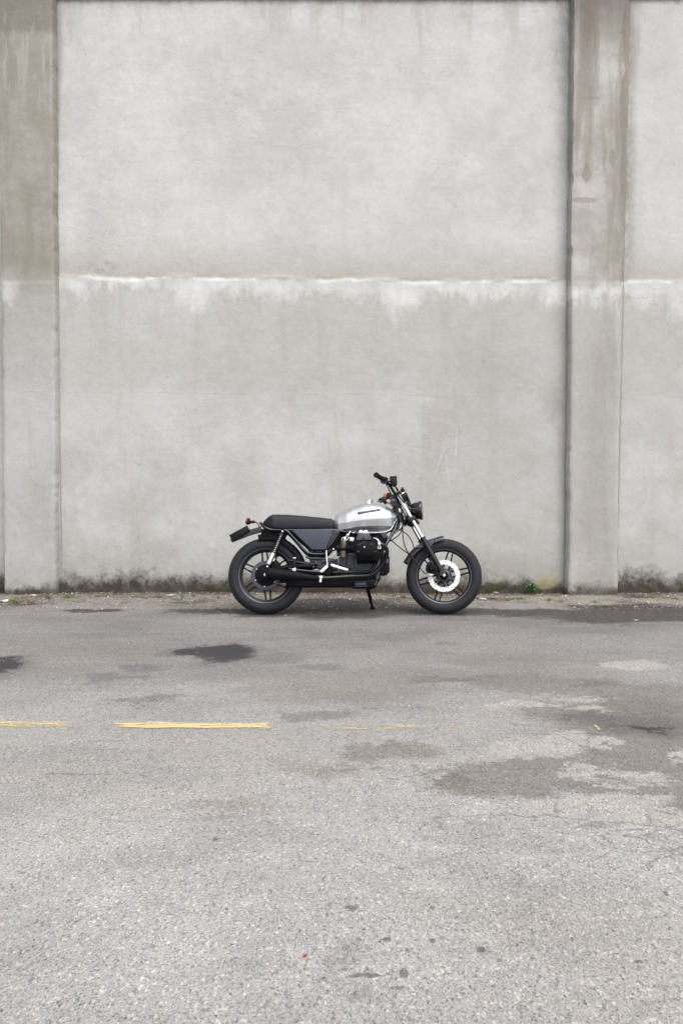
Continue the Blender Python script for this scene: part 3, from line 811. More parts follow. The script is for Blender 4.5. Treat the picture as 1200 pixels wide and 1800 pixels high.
def clamp(c0, name, wid, th, back):
    m = MB(); n = f_axis; c = Vector((c0.x, 0, c0.z)); fwd = Vector((0, 1, 0)).cross(n).normalized()
    if fwd.x < 0: fwd = -fwd
    out = []
    for (a, y) in ((0.035, -wid + .02), (0.035, wid - .02), (0.02, wid), (-0.03, wid), (-back, 0.05), (-back, -0.05), (-0.03, -wid), (0.02, -wid)):
        out.append(c + fwd * a + Vector((0, y, 0)))
    m.prism([p - n * th for p in out], [p + n * th for p in out])
    return m.build(name, M_BLACK, bike, bevel=0.006)
clamp(f_top + f_axis * 0.035, "upper_fork_yoke", 0.125, 0.013, 0.065)
clamp(B(724, 912, -FY), "lower_fork_yoke", 0.128, 0.019, 0.075)
for t in (0.03, 0.26):
    c = f_top + f_axis * t
    for q in ([c - f_axis * .007, c + f_axis * .007], mir([c - f_axis * .007, c + f_axis * .007])):
        MB().tube(q, 0.0215, 18, 1).build("clamp_band", M_BLACK, bike)
MB().tube([B(699, 882, 0) + Vector((-.02, 0, 0)), B(713, 915, 0) + Vector((-.04, 0, -.02))], 0.034, 24, 1).build("steering_head", M_BLACK, bike)

fender_px = [(711, 987.5), (718, 976), (725, 967.5), (733, 960.5), (742, 954.5), (752, 950), (764, 946.6), (773, 943.8), (779, 942.5)]
m = MB()
P = catmull([B(px, py, -0.055) for px, py in fender_px], 4)
rings = []
for i, p in enumerate(P):
    d = (P[min(i + 1, len(P) - 1)] - P[max(i - 1, 0)]).normalized(); nrm = Vector((-d.z, 0, d.x))
    rg = []
    for sgn, off in ((1, 0.0), (-1, -0.004)):
        prof = [(-0.066, -0.030), (-0.064, -0.012), (-0.050, 0.002), (-0.025, 0.008), (0, 0.010), (0.025, 0.008), (0.050, 0.002), (0.064, -0.012), (0.066, -0.030)]
        if sgn < 0: prof = prof[::-1]
        for y, h in prof: rg.append(Vector((p.x, y, p.z)) + nrm * (h + off))
    rings.append(rg)
m.ring_loft(rings)
fend = m.build("front_mudguard", M_BLACK, bike, ang=60)
for s in (-1, 1):
    q = [(728, 963), (752, 962), (744, 951), (741, 954)]
    mm = MB(); mm.slab(bx(q, -0.072), s * 0.070, s * 0.076)
    q = [(757, 962), (765, 948), (752, 950), (753, 957)]
    mm.slab(bx(q, -0.072), s * 0.070, s * 0.076)
    mm.build("mudguard_bracket", M_ENGINE, fend, bevel=0.001)
# caliper
m = MB()
m.slab(bx([(749, 993), (754, 987), (760, 990), (767, 996), (769, 1003), (764, 1009), (753, 1008), (748, 1002)], -0.085), -0.115, -0.048)
m.lathe([(0.001, -0.135), (0.020, -0.135), (0.024, -0.128), (0.026, -0.11)], Vector((B(758.5, 999, -.11).x, 0, B(758.5, 999, -.11).z)), (0, 1, 0), 20)
cal = m.build("brake_caliper", M_ENGDARK, bike, bevel=0.004)
m = MB(); m.slab(bx([(752, 1007), (760, 1006.5), (760, 1013), (752, 1012)], -0.085), -0.098, -0.07)
m.build("caliper_bracket", M_ALU, cal, bevel=0.002)
m = MB(); m.slab(bx([(754, 987), (759, 980.5), (763, 984), (768, 996)], -0.085), -0.095, -0.075); m.build("caliper_mount", M_BLACK, cal, bevel=0.003)

# ---------------------------------------------------------------- headlamp and cockpit
HC = B(737.5, 897.5, -0.02)
hd = Vector((math.cos(R(11)), -math.sin(R(11)), 0.05)).normalized()
hp = [(0.001, -0.085), (0.030, -0.083), (0.055, -0.072), (0.068, -0.050), (0.073, -0.015), (0.074, 0.0)]
lamp = MB().lathe(hp, HC, hd, 44).build("headlamp", M_BLACK, bike)
MB().lathe([(0.0745, -0.004), (0.079, 0.0), (0.080, 0.012), (0.077, 0.019), (0.070, 0.019), (0.069, 0.004)], HC, hd, 44, True).build("lamp_rim", M_BLACK, lamp)
MB().lathe([(0.0695, 0.012), (0.062, 0.019), (0.045, 0.025), (0.02, 0.029), (0.001, 0.030)], HC, hd, 44).build("lamp_glass", M_LAMP, lamp)
MB().lathe([(0.0685, 0.010), (0.055, -0.012), (0.03, -0.03), (0.001, -0.036)], HC, hd, 40).build("lamp_reflector", M_CHROME, lamp)
for s in (-1, 1):
    a = HC + Vector((-.02, s * .078, -.0)); b = f_top + f_axis * .17; b = Vector((b.x, s * FY, b.z))
    mm = MB(); d = (a - b); up = Vector((0, 0, 1))
    mm.tube([b, a], 0.008, 10, 1); mm.lathe([(0.001, -.008), (.012, -.008), (.012, .008), (.001, .008)], a, (0, 1, 0), 12)
    mm.build("lamp_bracket", M_BLACK, bike)
# horns / stop switch lump under the lamp
m = MB(); hcn = B(723, 917, -0.04)
m.lathe([(0.001, -.03), (.038, -.03), (.042, -.02), (.042, .01), (.03, .028), (.001, .03)], hcn, (0.25, -1, 0), 26)
m.build("horn", M_ENGDARK, bike)
m = MB(); m.slab(bx([(732, 913), (737, 917), (736.5, 922), (732, 921)], -0.03), -0.045, -0.01); m.build("horn_bracket", M_BLACK, bike, bevel=0.003)
# instrument: round speedometer leaning back, thin visor plate in front
gc = B(706.5, 872, -0.03); gd = Vector((-0.55, 0, 0.83))
gau = MB().lathe([(0.001, -.055), (.030, -.052), (.040, -.03), (.043, 0.0), (.043, .012), (.038, .016), (.001, .014)], gc, gd, 32).build("speedometer", M_PLASTIC, bike)
MB().lathe([(.044, .008), (.047, .010), (.047, .017), (.040, .019)], gc, gd, 32, True).build("speedometer_rim", M_CHROME, gau)
vis = catmull([B(706.8, 857.0), B(713, 866), B(718.5, 877), B(722.0, 888.5)], 4)
m = MB(); rings = []
for i, p in enumerate(vis):
    t = i / (len(vis) - 1); hw = 0.055 + 0.03 * t
    d = (vis[min(i + 1, len(vis) - 1)] - vis[max(i - 1, 0)]).normalized(); nr = Vector((-d.z, 0, d.x))
    line = [Vector((p.x, hw * y, p.z)) + nr * (-0.018 * y * y) for y in (-1, -.6, -.2, .2, .6, 1)]
    rings.append(line + [q + nr * .0035 for q in reversed(line)])
m.ring_loft(rings).build("fly_screen", M_PLASTIC, bike)
for s in (-1, 1):
    q = [B(709, 879, 0), B(718, 878, 0)]
    MB().tube([Vector((p.x, s * .035, p.z)) for p in q], 0.004, 8, 1).build("screen_stay", M_BLACK, bike)

# handlebar
near_bar = [B(697, 876, -0.045), B(696, 873, -0.09), B(690, 862, -0.16), B(682, 850, -0.215), B(674, 843.5, -0.25), B(660.5, 835.2, -0.37)]
far_bar = [B(697, 876, 0.045), B(697, 874, 0.09), B(697, 873, 0.15), B(692, 872, 0.20), B(684, 872, 0.24), B(669, 879.5, 0.36)]
bar = MB().tube(list(reversed(near_bar)) + far_bar, 0.0125, 14, 6).build("handlebar", M_BLACK, bike)
def grip(a, b):
    d = (b - a)
    m = MB(); K = 17; pts = []; rad = []
    for i in range(K):
        pts.append(a + d * (i / (K - 1))); rad.append(0.0185 + (0.0014 if i % 2 else 0.0) + (0.003 if i in (0, 1, K - 2, K - 1) else 0))
    m.tube(pts, rad, 16, 1)
    return m.build("grip", M_PLASTIC, bar)
gn0, gn1 = B(660.2, 834.7, -0.375), B(672.5, 842.2, -0.262)
grip(gn0, gn1)
gf0, gf1 = B(668.5, 880, 0.365), B(680.5, 873, 0.255)
grip(gf0, gf1)
# near switch pod, master cylinder, brake lever
c = B(675.5, 844.5, -0.25); M3 = (gn1 - gn0).to_track_quat('X', 'Z').to_matrix()
m = MB(); m.box(c, (0.045, 0.05, 0.052), M3); m.build("switch_pod", M_PLASTIC, bar, bevel=0.010)
c = B(690.5, 846.0, -0.205)
res = MB(); res.slab([p - Vector((0, p.y, 0)) for p in bx([(684.5, 841), (697, 839.5), (697.5, 853), (692, 856), (686, 852)], -0.205)], -0.24, -0.185)
res = res.build("brake_reservoir", M_PLASTIC, bar, bevel=0.006)
m = MB(); m.slab(bx([(684, 841.2), (685, 838.5), (696, 837.5), (697.6, 839.4)], -0.205), -0.243, -0.182); m.build("reservoir_lid", M_BLACK, res, bevel=0.002)
MB().tube([B(692, 850, -.215), B(686, 846, -.25), B(677, 848, -.29), B(669, 846.5, -.37)], [0.008, 0.007, 0.0055, 0.006], 10, 5).build("brake_lever", M_BLACK, bar)
# far switch pod with the orange-red button, clutch lever and perch
m = MB(); m.slab(bx([(679, 867.5), (685.5, 866), (688, 874), (684, 877), (678, 876)], 0.23), 0.20, 0.25); pod = m.build("switch_pod", M_PLASTIC, bar, bevel=0.006)
m = MB(); m.slab(bx([(673.5, 869.5), (677, 867), (680, 868), (680.5, 875), (675.5, 875.5)], 0.235), 0.215, 0.245); m.build("kill_switch", M_ORANGE, pod, bevel=0.004)
m = MB(); m.slab(bx([(668.5, 878), (673, 875.5), (679, 878), (679, 887), (675, 886)], 0.20), 0.16, 0.22); m.build("clutch_perch", M_PLASTIC, bar, bevel=0.008)
MB().tube([B(678, 880, .21), B(671, 880.5, .26), B(663.5, 881.5, .36)], [0.008, 0.006, 0.0065], 10, 5).build("clutch_lever", M_BLACK, bar)
for s in (-1, 1):
    MB().slab(bx([(695, 868), (700, 868), (703, 878), (697, 879)], -0.045), s * 0.065, s * 0.03).build("bar_clamp", M_BLACK, bar, bevel=0.004)
# bits behind the yoke: ignition lock, brackets
m = MB(); m.slab(bx([(684, 882), (692, 880), (699, 884), (698, 892), (691, 890)], -0.05), -0.06, 0.06); m.build("ignition_bracket", M_BLACK, bike, bevel=0.004)
m = MB(); m.slab(bx([(700, 893), (705, 896), (704, 902), (700.5, 899)], -0.085), -0.09, -0.08); m.build("bracket_plate", M_ALU, bike, bevel=0.002)

# cables
def cable(px, ys, r=0.0042, name="cable", mat=None):
    n = len(px)
    pts = [B(p[0], p[1], interp([(i / (len(ys) - 1), y) for i, y in enumerate(ys)], k_ / (n - 1))) for k_, p in enumerate(px)]
    return MB().tube(pts, r, 8, 8).build(name, mat or M_PLASTIC, bike)
cable([(707, 922), (707.5, 934), (708.4, 948), (712.7, 964), (719.7, 975), (732.5, 991), (746.7, 1008), (754, 1000)], [-.06, -.10, -.115, -.11], 0.0045, "brake_hose")
cable([(700, 930), (707, 934), (715.5, 940), (723, 951), (727.5, 964)], [-.05, -.09, -.06], 0.0042)
cable([(676, 954), (684, 951.5), (692, 947), (700, 941), (704, 936), (706, 928)], [-.02, -.08], 0.0042)
cable([(676, 944), (683, 948), (690, 952), (704, 964), (718, 974), (729, 984)], [-.05, -.09, -.08], 0.0042)
cable([(676, 846), (680, 854), (687, 868), (697, 880), (706, 900), (707, 922)], [-.24, -.19, -.12, -.08], 0.0042)
cable([(694, 854), (697, 861), (699, 868), (704, 876), (712, 888), (716, 905), (712, 915)], [-.205, -.19, -.10, -.05], 0.0055, "brake_hose")
cable([(697, 857), (702, 866), (711, 880), (718, 893), (716, 910)], [-.2, -.14, -.05], 0.0038)
cable([(683, 876), (697, 882), (709, 892), (716, 903), (719, 915)], [.22, .12, .03], 0.0045)
cable([(676, 881), (690, 890), (700, 905), (702, 922), (694, 938)], [.2, .08, .03], 0.0045)
cable([(701, 905), (709, 907), (712, 913), (706, 927), (699, 934)], [-.09, -.10, -.06], 0.0045)

# ---------------------------------------------------------------- fuel tank
T_top = [(584.5, 917), (588, 909.5), (592, 905.2), (597.5, 901.3), (608, 895.6), (620, 890.2), (638, 885.2), (652, 883.9), (667, 885.2), (675, 888), (683, 892.2), (690, 897), (695.5, 902.2), (697.5, 905.5)]
T_cr = [(584.5, 922.5), (600, 920), (620, 916.2), (642, 913.2), (670, 911), (697.5, 909.6)]
T_bt = [(584.5, 926), (588, 930), (593, 932.4), (606.5, 934.6), (625, 935.8), (642.5, 936.2), (660, 935.8), (676, 934.3), (685, 931), (690, 924), (694, 916), (697.5, 910.5)]
T_uc = [(584.5, 926), (597, 931.8), (610, 929.5), (629, 926.2), (650, 924.8), (670, 924.4), (687.5, 925), (691, 921), (697.5, 910)]
T_w = [(584.5, 0.045), (588, 0.075), (595, 0.098), (610, 0.122), (640, 0.138), (665, 0.135), (685, 0.115), (694, 0.085), (697.5, 0.060)]
def tank_sec(px):
    wd = interp(T_w, px)
    zc = B(px, interp(T_cr, px), -wd).z; zt = B(px, interp(T_top, px), -0.02).z; zb = B(px, interp(T_bt, px), -wd * .8).z
    return B(px, 905, -wd * .5).x, wd, zt, max(zc, zb + 0.006), zb
PW = 2.25
def tank_rings(grow=0.0):
    rings = []
    K = 110
    for i in range(K + 1):
        px = lerp(584.5, 697.5, i / K)
        x, wd, zt, zc, zb = tank_sec(px)
        half = []
        for j in range(0, 27):
            t = j / 26 * math.pi / 2
            half.append((wd * math.sin(t) ** (2 / PW), zc + (zt - zc) * math.cos(t) ** (2 / PW)))
        h = zc - zb
        zu = min(max(B(px, interp(T_uc, px), -wd * .88).z, zb + h * .06), zc - h * .2)
        half += [(wd * 0.996, zc - h * .03), (wd * 0.94, lerp(zc, zu, .5)), (wd * 0.885, lerp(zc, zu, .96)), (wd * 0.865, zu - h * .02), (wd * 0.72, lerp(zu, zb, .55)), (wd * 0.56, zb), (wd * 0.3, zb), (0.0, zb)]
        ring = [Vector((x, -y, z)) for y, z in half] + [Vector((x, y, z)) for y, z in reversed(half[1:-1])]
        rings.append(ring)
    return rings
tank = MB().ring_loft(tank_rings()).build("fuel_tank", M_TANK, bike, ang=11)
# pressed seam along the foot of the tank
for s in (-1, 1):
    seam = []
    for i in range(31):
        px = lerp(585.5, 697, i / 30); x, wd, zt, zc, zb = tank_sec(px)
        seam.append(Vector((x, s * (wd * .60 + .004), zb - .0005)))
    MB().tube(seam, 0.0048, 8, 2).build("tank_seam", M_TANK, tank)
cap = MB().lathe([(0.001, .010), (.022, .010), (.030, .008), (.036, .004), (.036, .0), (.028, -.004), (.028, -.03), (.001, -.03)], B(648.3, 880.6, 0.0), (0.04, 0, 1), 32).build("fuel_cap", M_CHROME, tank)
def tank_y(x, z):
    """half width of the tank side at bike x and height z"""
    lo, hi = 584.5, 697.5
    for _ in range(30):
        mdl = (lo + hi) / 2
        if tank_sec(mdl)[0] < x: lo = mdl
        else: hi = mdl
    _, wd, zt, zc, zb = tank_sec(lo)
    q = min(1.0, max(0.0, (z - zc) / (zt - zc)))
    return wd * (1 - q ** PW) ** (1 / PW)
def badge():
    a, b = B(628.3, 904.3, -0.12), B(668.3, 897.8, -0.12)
    u = Vector((b.x - a.x, b.z - a.z)); L = u.length; u /= L; n = Vector((-u.y, u.x)); H = 0.0165
    K = 24; m = MB()
    def wrap(s_, t_, out, side):
        x, z = a.x + u.x * s_ + n.x * t_, a.z + u.y * s_ + n.y * t_
        return Vector((x, side * (tank_y(x, z) + out), z + out * .45))
    M_BACK = simple("dark_badge", (0.018, 0.015, 0.016), 0.5)
    M_LET = simple("badge_lettering", (0.16, 0.15, 0.155), 0.45, 0.4)
    cu = bpy.data.curves.new("lettering", 'FONT'); cu.body = "MOTO GUZZI"; cu.size = 1.0; cu.space_character = 1.0
    to = bpy.data.objects.new("lettering", cu); COL.objects.link(to)
    dg = bpy.context.evaluated_depsgraph_get(); dg.update()
    tm = bpy.data.meshes.new_from_object(to.evaluated_get(dg))
    bpy.data.objects.remove(to)
    bm = bmesh.new(); bm.from_mesh(tm); bmesh.ops.triangulate(bm, faces=bm.faces)
    bmesh.ops.subdivide_edges(bm, edges=[e for e in bm.edges if e.calc_length() > 0.25], cuts=2)
    tv = [v.co.copy() for v in bm.verts]; tf = [tuple(v.index for v in f.verts) for f in bm.faces]
    bm.free()
    x0, x1 = min(v.x for v in tv), max(v.x for v in tv); h0, h1 = min(v.y for v in tv), max(v.y for v in tv)
    for side in (-1, 1):
        m = MB(); rings = []
        for i in range(K + 1):
            s_ = L * i / K
            rings.append([wrap(s_, -0.003, 0.0, side), wrap(s_, -0.002, 0.0022, side), wrap(s_, H * .5, 0.0024, side), wrap(s_, H + .001, 0.0022, side), wrap(s_, H + .002, 0.0, side)])
        bd = m.ring_loft(rings).build("tank_badge", M_BACK, tank)
        mt = MB()
        for v in tv:
            fx = (v.x - x0) / (x1 - x0)
            s_ = (fx if side < 0 else 1 - fx) * L * 0.975 + L * .0125
            mt.v.append(tuple(wrap(s_, H * .14 + (v.y - h0) / (h1 - h0) * H * .72, 0.0034, side)))
        mt.f = tf
        mt.build("badge_letters", M_LET, bd)
badge()

# ---------------------------------------------------------------- seat
S_top = [(462.2, 919), (464, 915.5), (467, 912.0), (471, 908.6), (475, 906.2), (480.3, 904.8), (490, 904.6), (505, 905.0), (530, 906.6), (557, 909.2), (575, 911), (583, 912), (585.2, 914.5)]
S_bt = [(462.2, 920.5), (465, 922.8), (469, 925.2), (476, 927.2), (487, 928.6), (500, 929.2), (540, 929.4), (585.2, 929)]
rings = []; K = 28 * 6
for i in range(K + 1):
    px = lerp(462.2, 585.2, i / K)
    hw = 0.122 * min(1.0, ((px - 458) / 22) ** 0.5) * (1 - 0.10 * (px - 462) / 123)
    zt, zb = B(px, interp(S_top, px), -0.06).z, B(px, interp(S_bt, px), -hw).z
    x = B(px, 915, -hw * .6).x
    rib = abs(math.sin((px - 470) / 3.8 * math.pi)) if 474 < px < 584 else 0.5
    rd = -0.009 * (1 - rib) ** 1.6
    h = zt - zb
    half = [(0, zt + 0.004 + rd), (hw * .45, zt + 0.003 + rd), (hw * .72, zt + rd * 1.0), (hw * .87, zt - h * .09 + rd * .55), (hw * .95, zt - h * .24 + rd * .06), (hw * .99, zt - h * .45), (hw, zt - h * .68), (hw * .99, zt - h * .9), (hw * .95, zb), (0, zb)]
    rings.append([Vector((x, -y, z)) for y, z in half] + [Vector((x, y, z)) for y, z in reversed(half[1:-1])])
seat = MB().ring_loft(rings).build("seat", M_SEAT, bike, ang=50)
for s in (-1, 1):
    pp = [B(px, interp(S_bt, px) - 1.4, -0.12 * min(1.0, ((px - 458) / 22) ** 0.5) * (1 - 0.10 * (px - 462) / 123) - .002) for px in range(464, 586, 6)]
    MB().tube(pp if s < 0 else mir(pp), 0.0028, 6, 1).build("seat_piping", M_PLASTIC, seat)

# ---------------------------------------------------------------- frame
m = MB()
def both(px, y, r, k=6):
    P = [B(p[0], p[1], y if len(p) < 3 else p[2]) for p in px]
    m.tube(P, r, 12, k); m.tube(mir(P), r, 12, k)
both([(458, 919.5, -.06), (461, 922, -.085), (467, 927.5), (476, 931), (490, 931.6), (540, 931.8), (585, 931.6), (610, 935, -.08), (650, 930, -.05), (690, 905, -.03)], -0.105, 0.0115)
both([(498, 931.5), (506, 935), (520, 950), (532, 964), (539, 970.5), (548, 973.6), (562, 974.2), (574, 972), (582, 964)], -0.112, 0.0115)
both([(698, 915, -.03), (694, 929, -.06), (686, 943, -.085), (677, 958.5), (669, 973), (660, 990), (655, 998.5), (650, 1003), (643, 1005), (615, 1005.8), (590, 1006.3), (560, 1005.5), (530, 1003), (508, 1000)], -0.115, 0.0125)
m.tube([B(697, 895), B(660, 915), B(600, 940), B(560, 950)], 0.022, 14, 5)
m.tube([B(508, 985, -.1), B(535, 990, -.1), B(560, 992, -.08)], 0.014, 10, 3)
m.tube([B(497, 938, -.12), B(497, 938, .12)], 0.012, 10, 1)
m.tube([B(545, 972, -.11), B(545, 972, .11)], 0.012, 10, 1)
m.tube([B(530, 1003, -.11), B(530, 1003, .11)], 0.012, 10, 1)
frame = m.build("frame", M_BLACK, bike)
# gusset at the steering head
m = MB(); m.slab(bx([(697, 905), (704, 915), (698, 930), (690, 934), (680, 936)], -0.02), -0.025, 0.025); m.build("head_gusset", M_BLACK, frame, bevel=0.004)

# ---------------------------------------------------------------- side covers
M_VENT = simple("ribbed_vent_plastic", (0.026, 0.027, 0.031), 0.5)
for s in (-1, 1):
    fl = (lambda P: P) if s < 0 else mir
    outer = bx([(513.5, 932.6), (586.2, 930.6), (572.2, 965.6), (548, 965.8)], -0.128)
    inner = bx([(508, 931.2), (590, 930.0), (573, 968), (546, 968.5)], -0.095)
    cv = MB().prism(fl(outer), fl(inner)).build("side_cover", M_SLATE, bike, bevel=0.004, seg=3)
    v0 = bx([(586.8, 930.8), (597.3, 934.6), (584, 956), (573.2, 965.8)], -0.122)
    v1 = bx([(586, 930), (598, 934), (585, 957), (573, 968)], -0.085)
    vt = MB().prism(fl(v0), fl(v1)).build("side_vent", M_VENT, cv, bevel=0.002)
    mm = MB()
    for i in range(9):
        t = (i + 0.6) / 9.4
        a = v0[0].lerp(v0[3], t); b = v0[1].lerp(v0[2], min(1, t * 0.97)) if t < .99 else v0[2]
        mm.tube(fl([a + NY * .002, b + NY * .002]), 0.0026, 6, 1)
    mm.build("vent_rib", M_SLATE, vt)
    ur = MB().slab(fl(bx([(541, 967), (575, 967), (574, 972), (546, 972)], -0.10)), s * 0.104, s * 0.07)
    ur.build("cover_tray", M_MATT, cv, bevel=0.002)
    for px in (548, 558, 563):
        q = fl([B(px, 969.5, -0.105)])[0]
        MB().lathe([(0.001, -.004), (.006, -.004), (.007, .004), (.001, .004)], q, (0, 1, 0), 10).build("cover_screw", M_ENGINE, cv)
# battery / airbox mass between the covers
m = MB(); m.slab(bx([(506, 933), (600, 934), (588, 965), (560, 972), (545, 968)], -0.08), -0.082, 0.082); m.build("airbox", M_MATT, bike, bevel=0.006)

# ---------------------------------------------------------------- rear mudguard, tail
mud = []
cW = Vector((rc.x, 0, RR))
for a in range(-6, 142, 6):
    mud.append(a)
m = MB(); rings = []
for a in mud:
    q = R(a); rr_ = RR + 0.012 + (0.012 if a > 60 else 0.004)
    u = Vector((math.cos(q), 0, math.sin(q)))
    hw = 0.075
    prof = [(-hw, -0.045), (-hw, -0.012), (-hw * .8, 0.004), (0, 0.010), (hw * .8, 0.004), (hw, -0.012), (hw, -0.045)]
    o = [cW + u * (rr_ + h) + Vector((0, y, 0)) for y, h in prof]
    i_ = [cW + u * (rr_ + h - .004) + Vector((0, y * .96, 0)) for y, h in reversed(prof)]
    rings.append(o + i_)
rings = [r_ for a, r_ in zip(mud, rings) if a < 108]
m.ring_loft(rings).build("rear_mudguard", M_MATT, bike, ang=60)
m = MB(); m.slab(bx([(459, 930), (466, 930), (505, 934), (500, 944), (480, 943), (459, 944.5)], -0.07), -0.078, 0.078); m.build("tail_tray", M_MATT, bike, bevel=0.004)
m = MB()
m.prism(bx([(404, 949), (439, 931), (459, 925), (461, 935.5), (440, 941.5), (408.5, 953.6)], -0.055), bx([(404, 949), (439, 931), (459, 925), (461, 935.5), (440, 941.5), (408.5, 953.6)], 0.055))
tailp = m.build("tail_fender", M_BLACK, bike, bevel=0.004)
u0, u1, l1, l0 = (402.8, 940.6), (433.8, 923.8), (439.3, 931.5), (408.6, 952.6)
m = MB(); m.prism(bx([u0, u1, l1, l0], -0.088), bx([u0, u1, l1, l0], 0.088)); m.build("number_plate", M_PLATE, tailp, bevel=0.003)
tl = B(436.5, 916.6, 0)
td = Vector((-1, 0, 0.10)).normalized()
light = MB().lathe([(0.001, -.018), (.018, -.018), (.027, -.010), (.030, .002), (.029, .008)], tl, td, 28).build("tail_light", M_PLASTIC, bike)
MB().lathe([(.0285, .006), (.028, .016), (.020, .022), (.001, .024)], tl, td, 28).build("tail_lens", M_RED, light)
MB().tube([B(438, 918), B(448, 917)], 0.012, 12, 1).build("light_stem", M_PLASTIC, light)
MB().tube([B(447, 917), B(452, 919.5), B(455, 924), B(455.5, 930)], 0.005, 8, 5).build("light_cable", M_PLASTIC, light)
MB().tube([B(436.5, 921), B(438, 928)], 0.008, 10, 1).build("light_bracket", M_ALU, light)

# ---------------------------------------------------------------- rear shocks, swing arm
for s in (-1, 1):
    fl = (lambda P: P) if s < 0 else mir
    sy = -0.135
    A_, Bt = B(496.6, 934.5, sy), B(470.3, 996, sy)
    ax = (Bt - A_)
    P = lambda t: A_ + ax * t
    sh = MB().tube(fl([P(0.56), P(0.60), P(0.93)]), [0.019, 0.021, 0.021], 18, 1).build("shock_absorber", M_CHROME, bike)
    MB().tube(fl([P(0.05), P(0.6)]), 0.0075, 10, 1).build("shock_rod", M_CHROME, sh)
    m = MB(); pts = []
    d = ax.normalized(); e1 = d.orthogonal().normalized(); e2 = d.cross(e1)
    turns = 9
    for i in range(turns * 14 + 1):
        a = 2 * math.pi * i / 14; t = lerp(0.12, 0.60, i / (turns * 14))
        pts.append(P(t) + (e1 * math.cos(a) + e2 * math.sin(a)) * 0.0235)
    MB().tube(fl(pts), 0.0046, 8, 1).build("shock_spring", M_BLACK, sh)
    for t in (0.08, 0.57): MB().tube(fl([P(t), P(t + .04)]), 0.029, 18, 1).build("spring_seat", M_BLACK, sh)
    for t in (0.0, 1.0):
        mm = MB()
        if t: mm.tube(fl([P(0.90), P(1.0)]), 0.016, 12, 1)
        mm.lathe([(0.001, -.02), (.019, -.02), (.021, -.012), (.021, .012), (.019, .02), (.001, .02)], fl([P(t)])[0], (0, 1, 0), 18)
        mm.build("shock_eye", M_ENGDARK, sh)
    for t in (0.0, 1.0):
        MB().lathe([(0.001, -.029), (.007, -.029), (.010, -.024), (.010, .024), (.007, .029), (.001, .029)], fl([P(t)])[0], (0, 1, 0), 6).build("shock_nut", M_CHROME, sh)
m = MB()
both([(468, 1009, -.10), (482, 1003), (499, 998), (520, 996), (542, 995), (556, 993, -.06)], -0.105, 0.021, 4)
m.lathe([(0.001, -.1), (.052, -.1), (.066, -.085), (.070, -.05), (.070, -.03)], (rc.x - .0, .19, RR), (0, 1, 0), 32)
m.build("swing_arm", M_ENGDARK, bike)
# brake caliper of the rear wheel and its plate
m = MB(); m.slab(bx([(474, 990), (486, 984), (494, 992), (490, 1004), (478, 1004)], -0.08), -0.10, -0.045); m.build("brake_caliper", M_ENGDARK, bike, bevel=0.006)
# pillion peg hanger
m = MB(); m.slab(bx([(514.8, 981), (520.3, 980.5), (519.5, 1001), (515.5, 1001)], -0.15), -0.165, -0.14); ph = m.build("pillion_peg", M_PLASTIC, bike, bevel=0.003)
m = MB(); m.slab(bx([(513.8, 1000), (519.8, 998.5), (520, 1004.6), (514, 1004.2)], -0.16), -0.182, -0.15); m.build("peg_bracket", M_CHROME, ph, bevel=0.002)
m = MB(); m.slab(bx([(515, 980.3), (520.2, 979.8), (520.2, 982), (515, 982.3)], -0.15), -0.167, -0.138); m.build("peg_cap", M_ALU, ph, bevel=0.001)

# ---------------------------------------------------------------- exhausts
for s in (-1, 1):
    fl = (lambda P: P) if s < 0 else mir
    pipe = [(664, 957.5, -.27), (670, 957, -.27), (676.2, 960.5, -.26), (679.6, 967.5, -.24), (679, 976.5, -.215), (674.5, 987, -.19), (667.5, 997.5, -.175), (659, 1006.5, -.168), (651, 1010.5, -.165), (640, 1012, -.165), (610, 1013.6, -.17), (585, 1015.3, -.175), (560, 1016.2, -.18)]
    ex = MB().tube(fl([B(*p) for p in pipe]), 0.0165, 16, 6).build("exhaust_pipe", M_BLACK, bike)
    mp = [(562, 1016.4), (553, 1016.0), (535, 1014.2), (512, 1011.4), (492, 1009.6), (476, 1008.6), (469.5, 1008.4), (467.5, 1008.3)]
    mr = [0.019, 0.0225, 0.031, 0.042, 0.047, 0.0465, 0.042, 0.034]
    MB().tube(fl([B(px, py, -.185) for px, py in mp]), mr, 28, 1).build("muffler", M_MATT, ex, ang=50)
    MB().tube(fl([B(474, 1008.5, -.185), B(466.5, 1008.3, -.185)]), 0.022, 20, 1).build("muffler_outlet", M_ENGDARK, ex)
    mm = MB(); mm.tube(fl([B(566, 1016.4, -.18), B(560.2, 1016.2, -.18)]), 0.0235, 20, 1)
    mm.box(fl([B(563, 1021.5, -.195)])[0], (.016, .012, .022)); mm.build("exhaust_clamp", M_CHROME, ex, bevel=0.002)
    mm = MB(); mm.lathe([(.018, -.0), (.030, -.0), (.032, .008), (.032, .018), (.018, .018)], fl([B(664, 957.5, -.27)])[0], (1, 0, 0.05), 18, True); mm.build("exhaust_flange", M_ALU, ex)
# cross-over box under the gearbox
m = MB(); m.slab(bx([(508, 1017), (600, 1014), (628, 1016), (640, 1022), (620, 1031), (560, 1031), (500, 1032)], -0.06), -0.09, 0.13); m.build("collector_box", M_ENGDARK, bike, bevel=0.015)

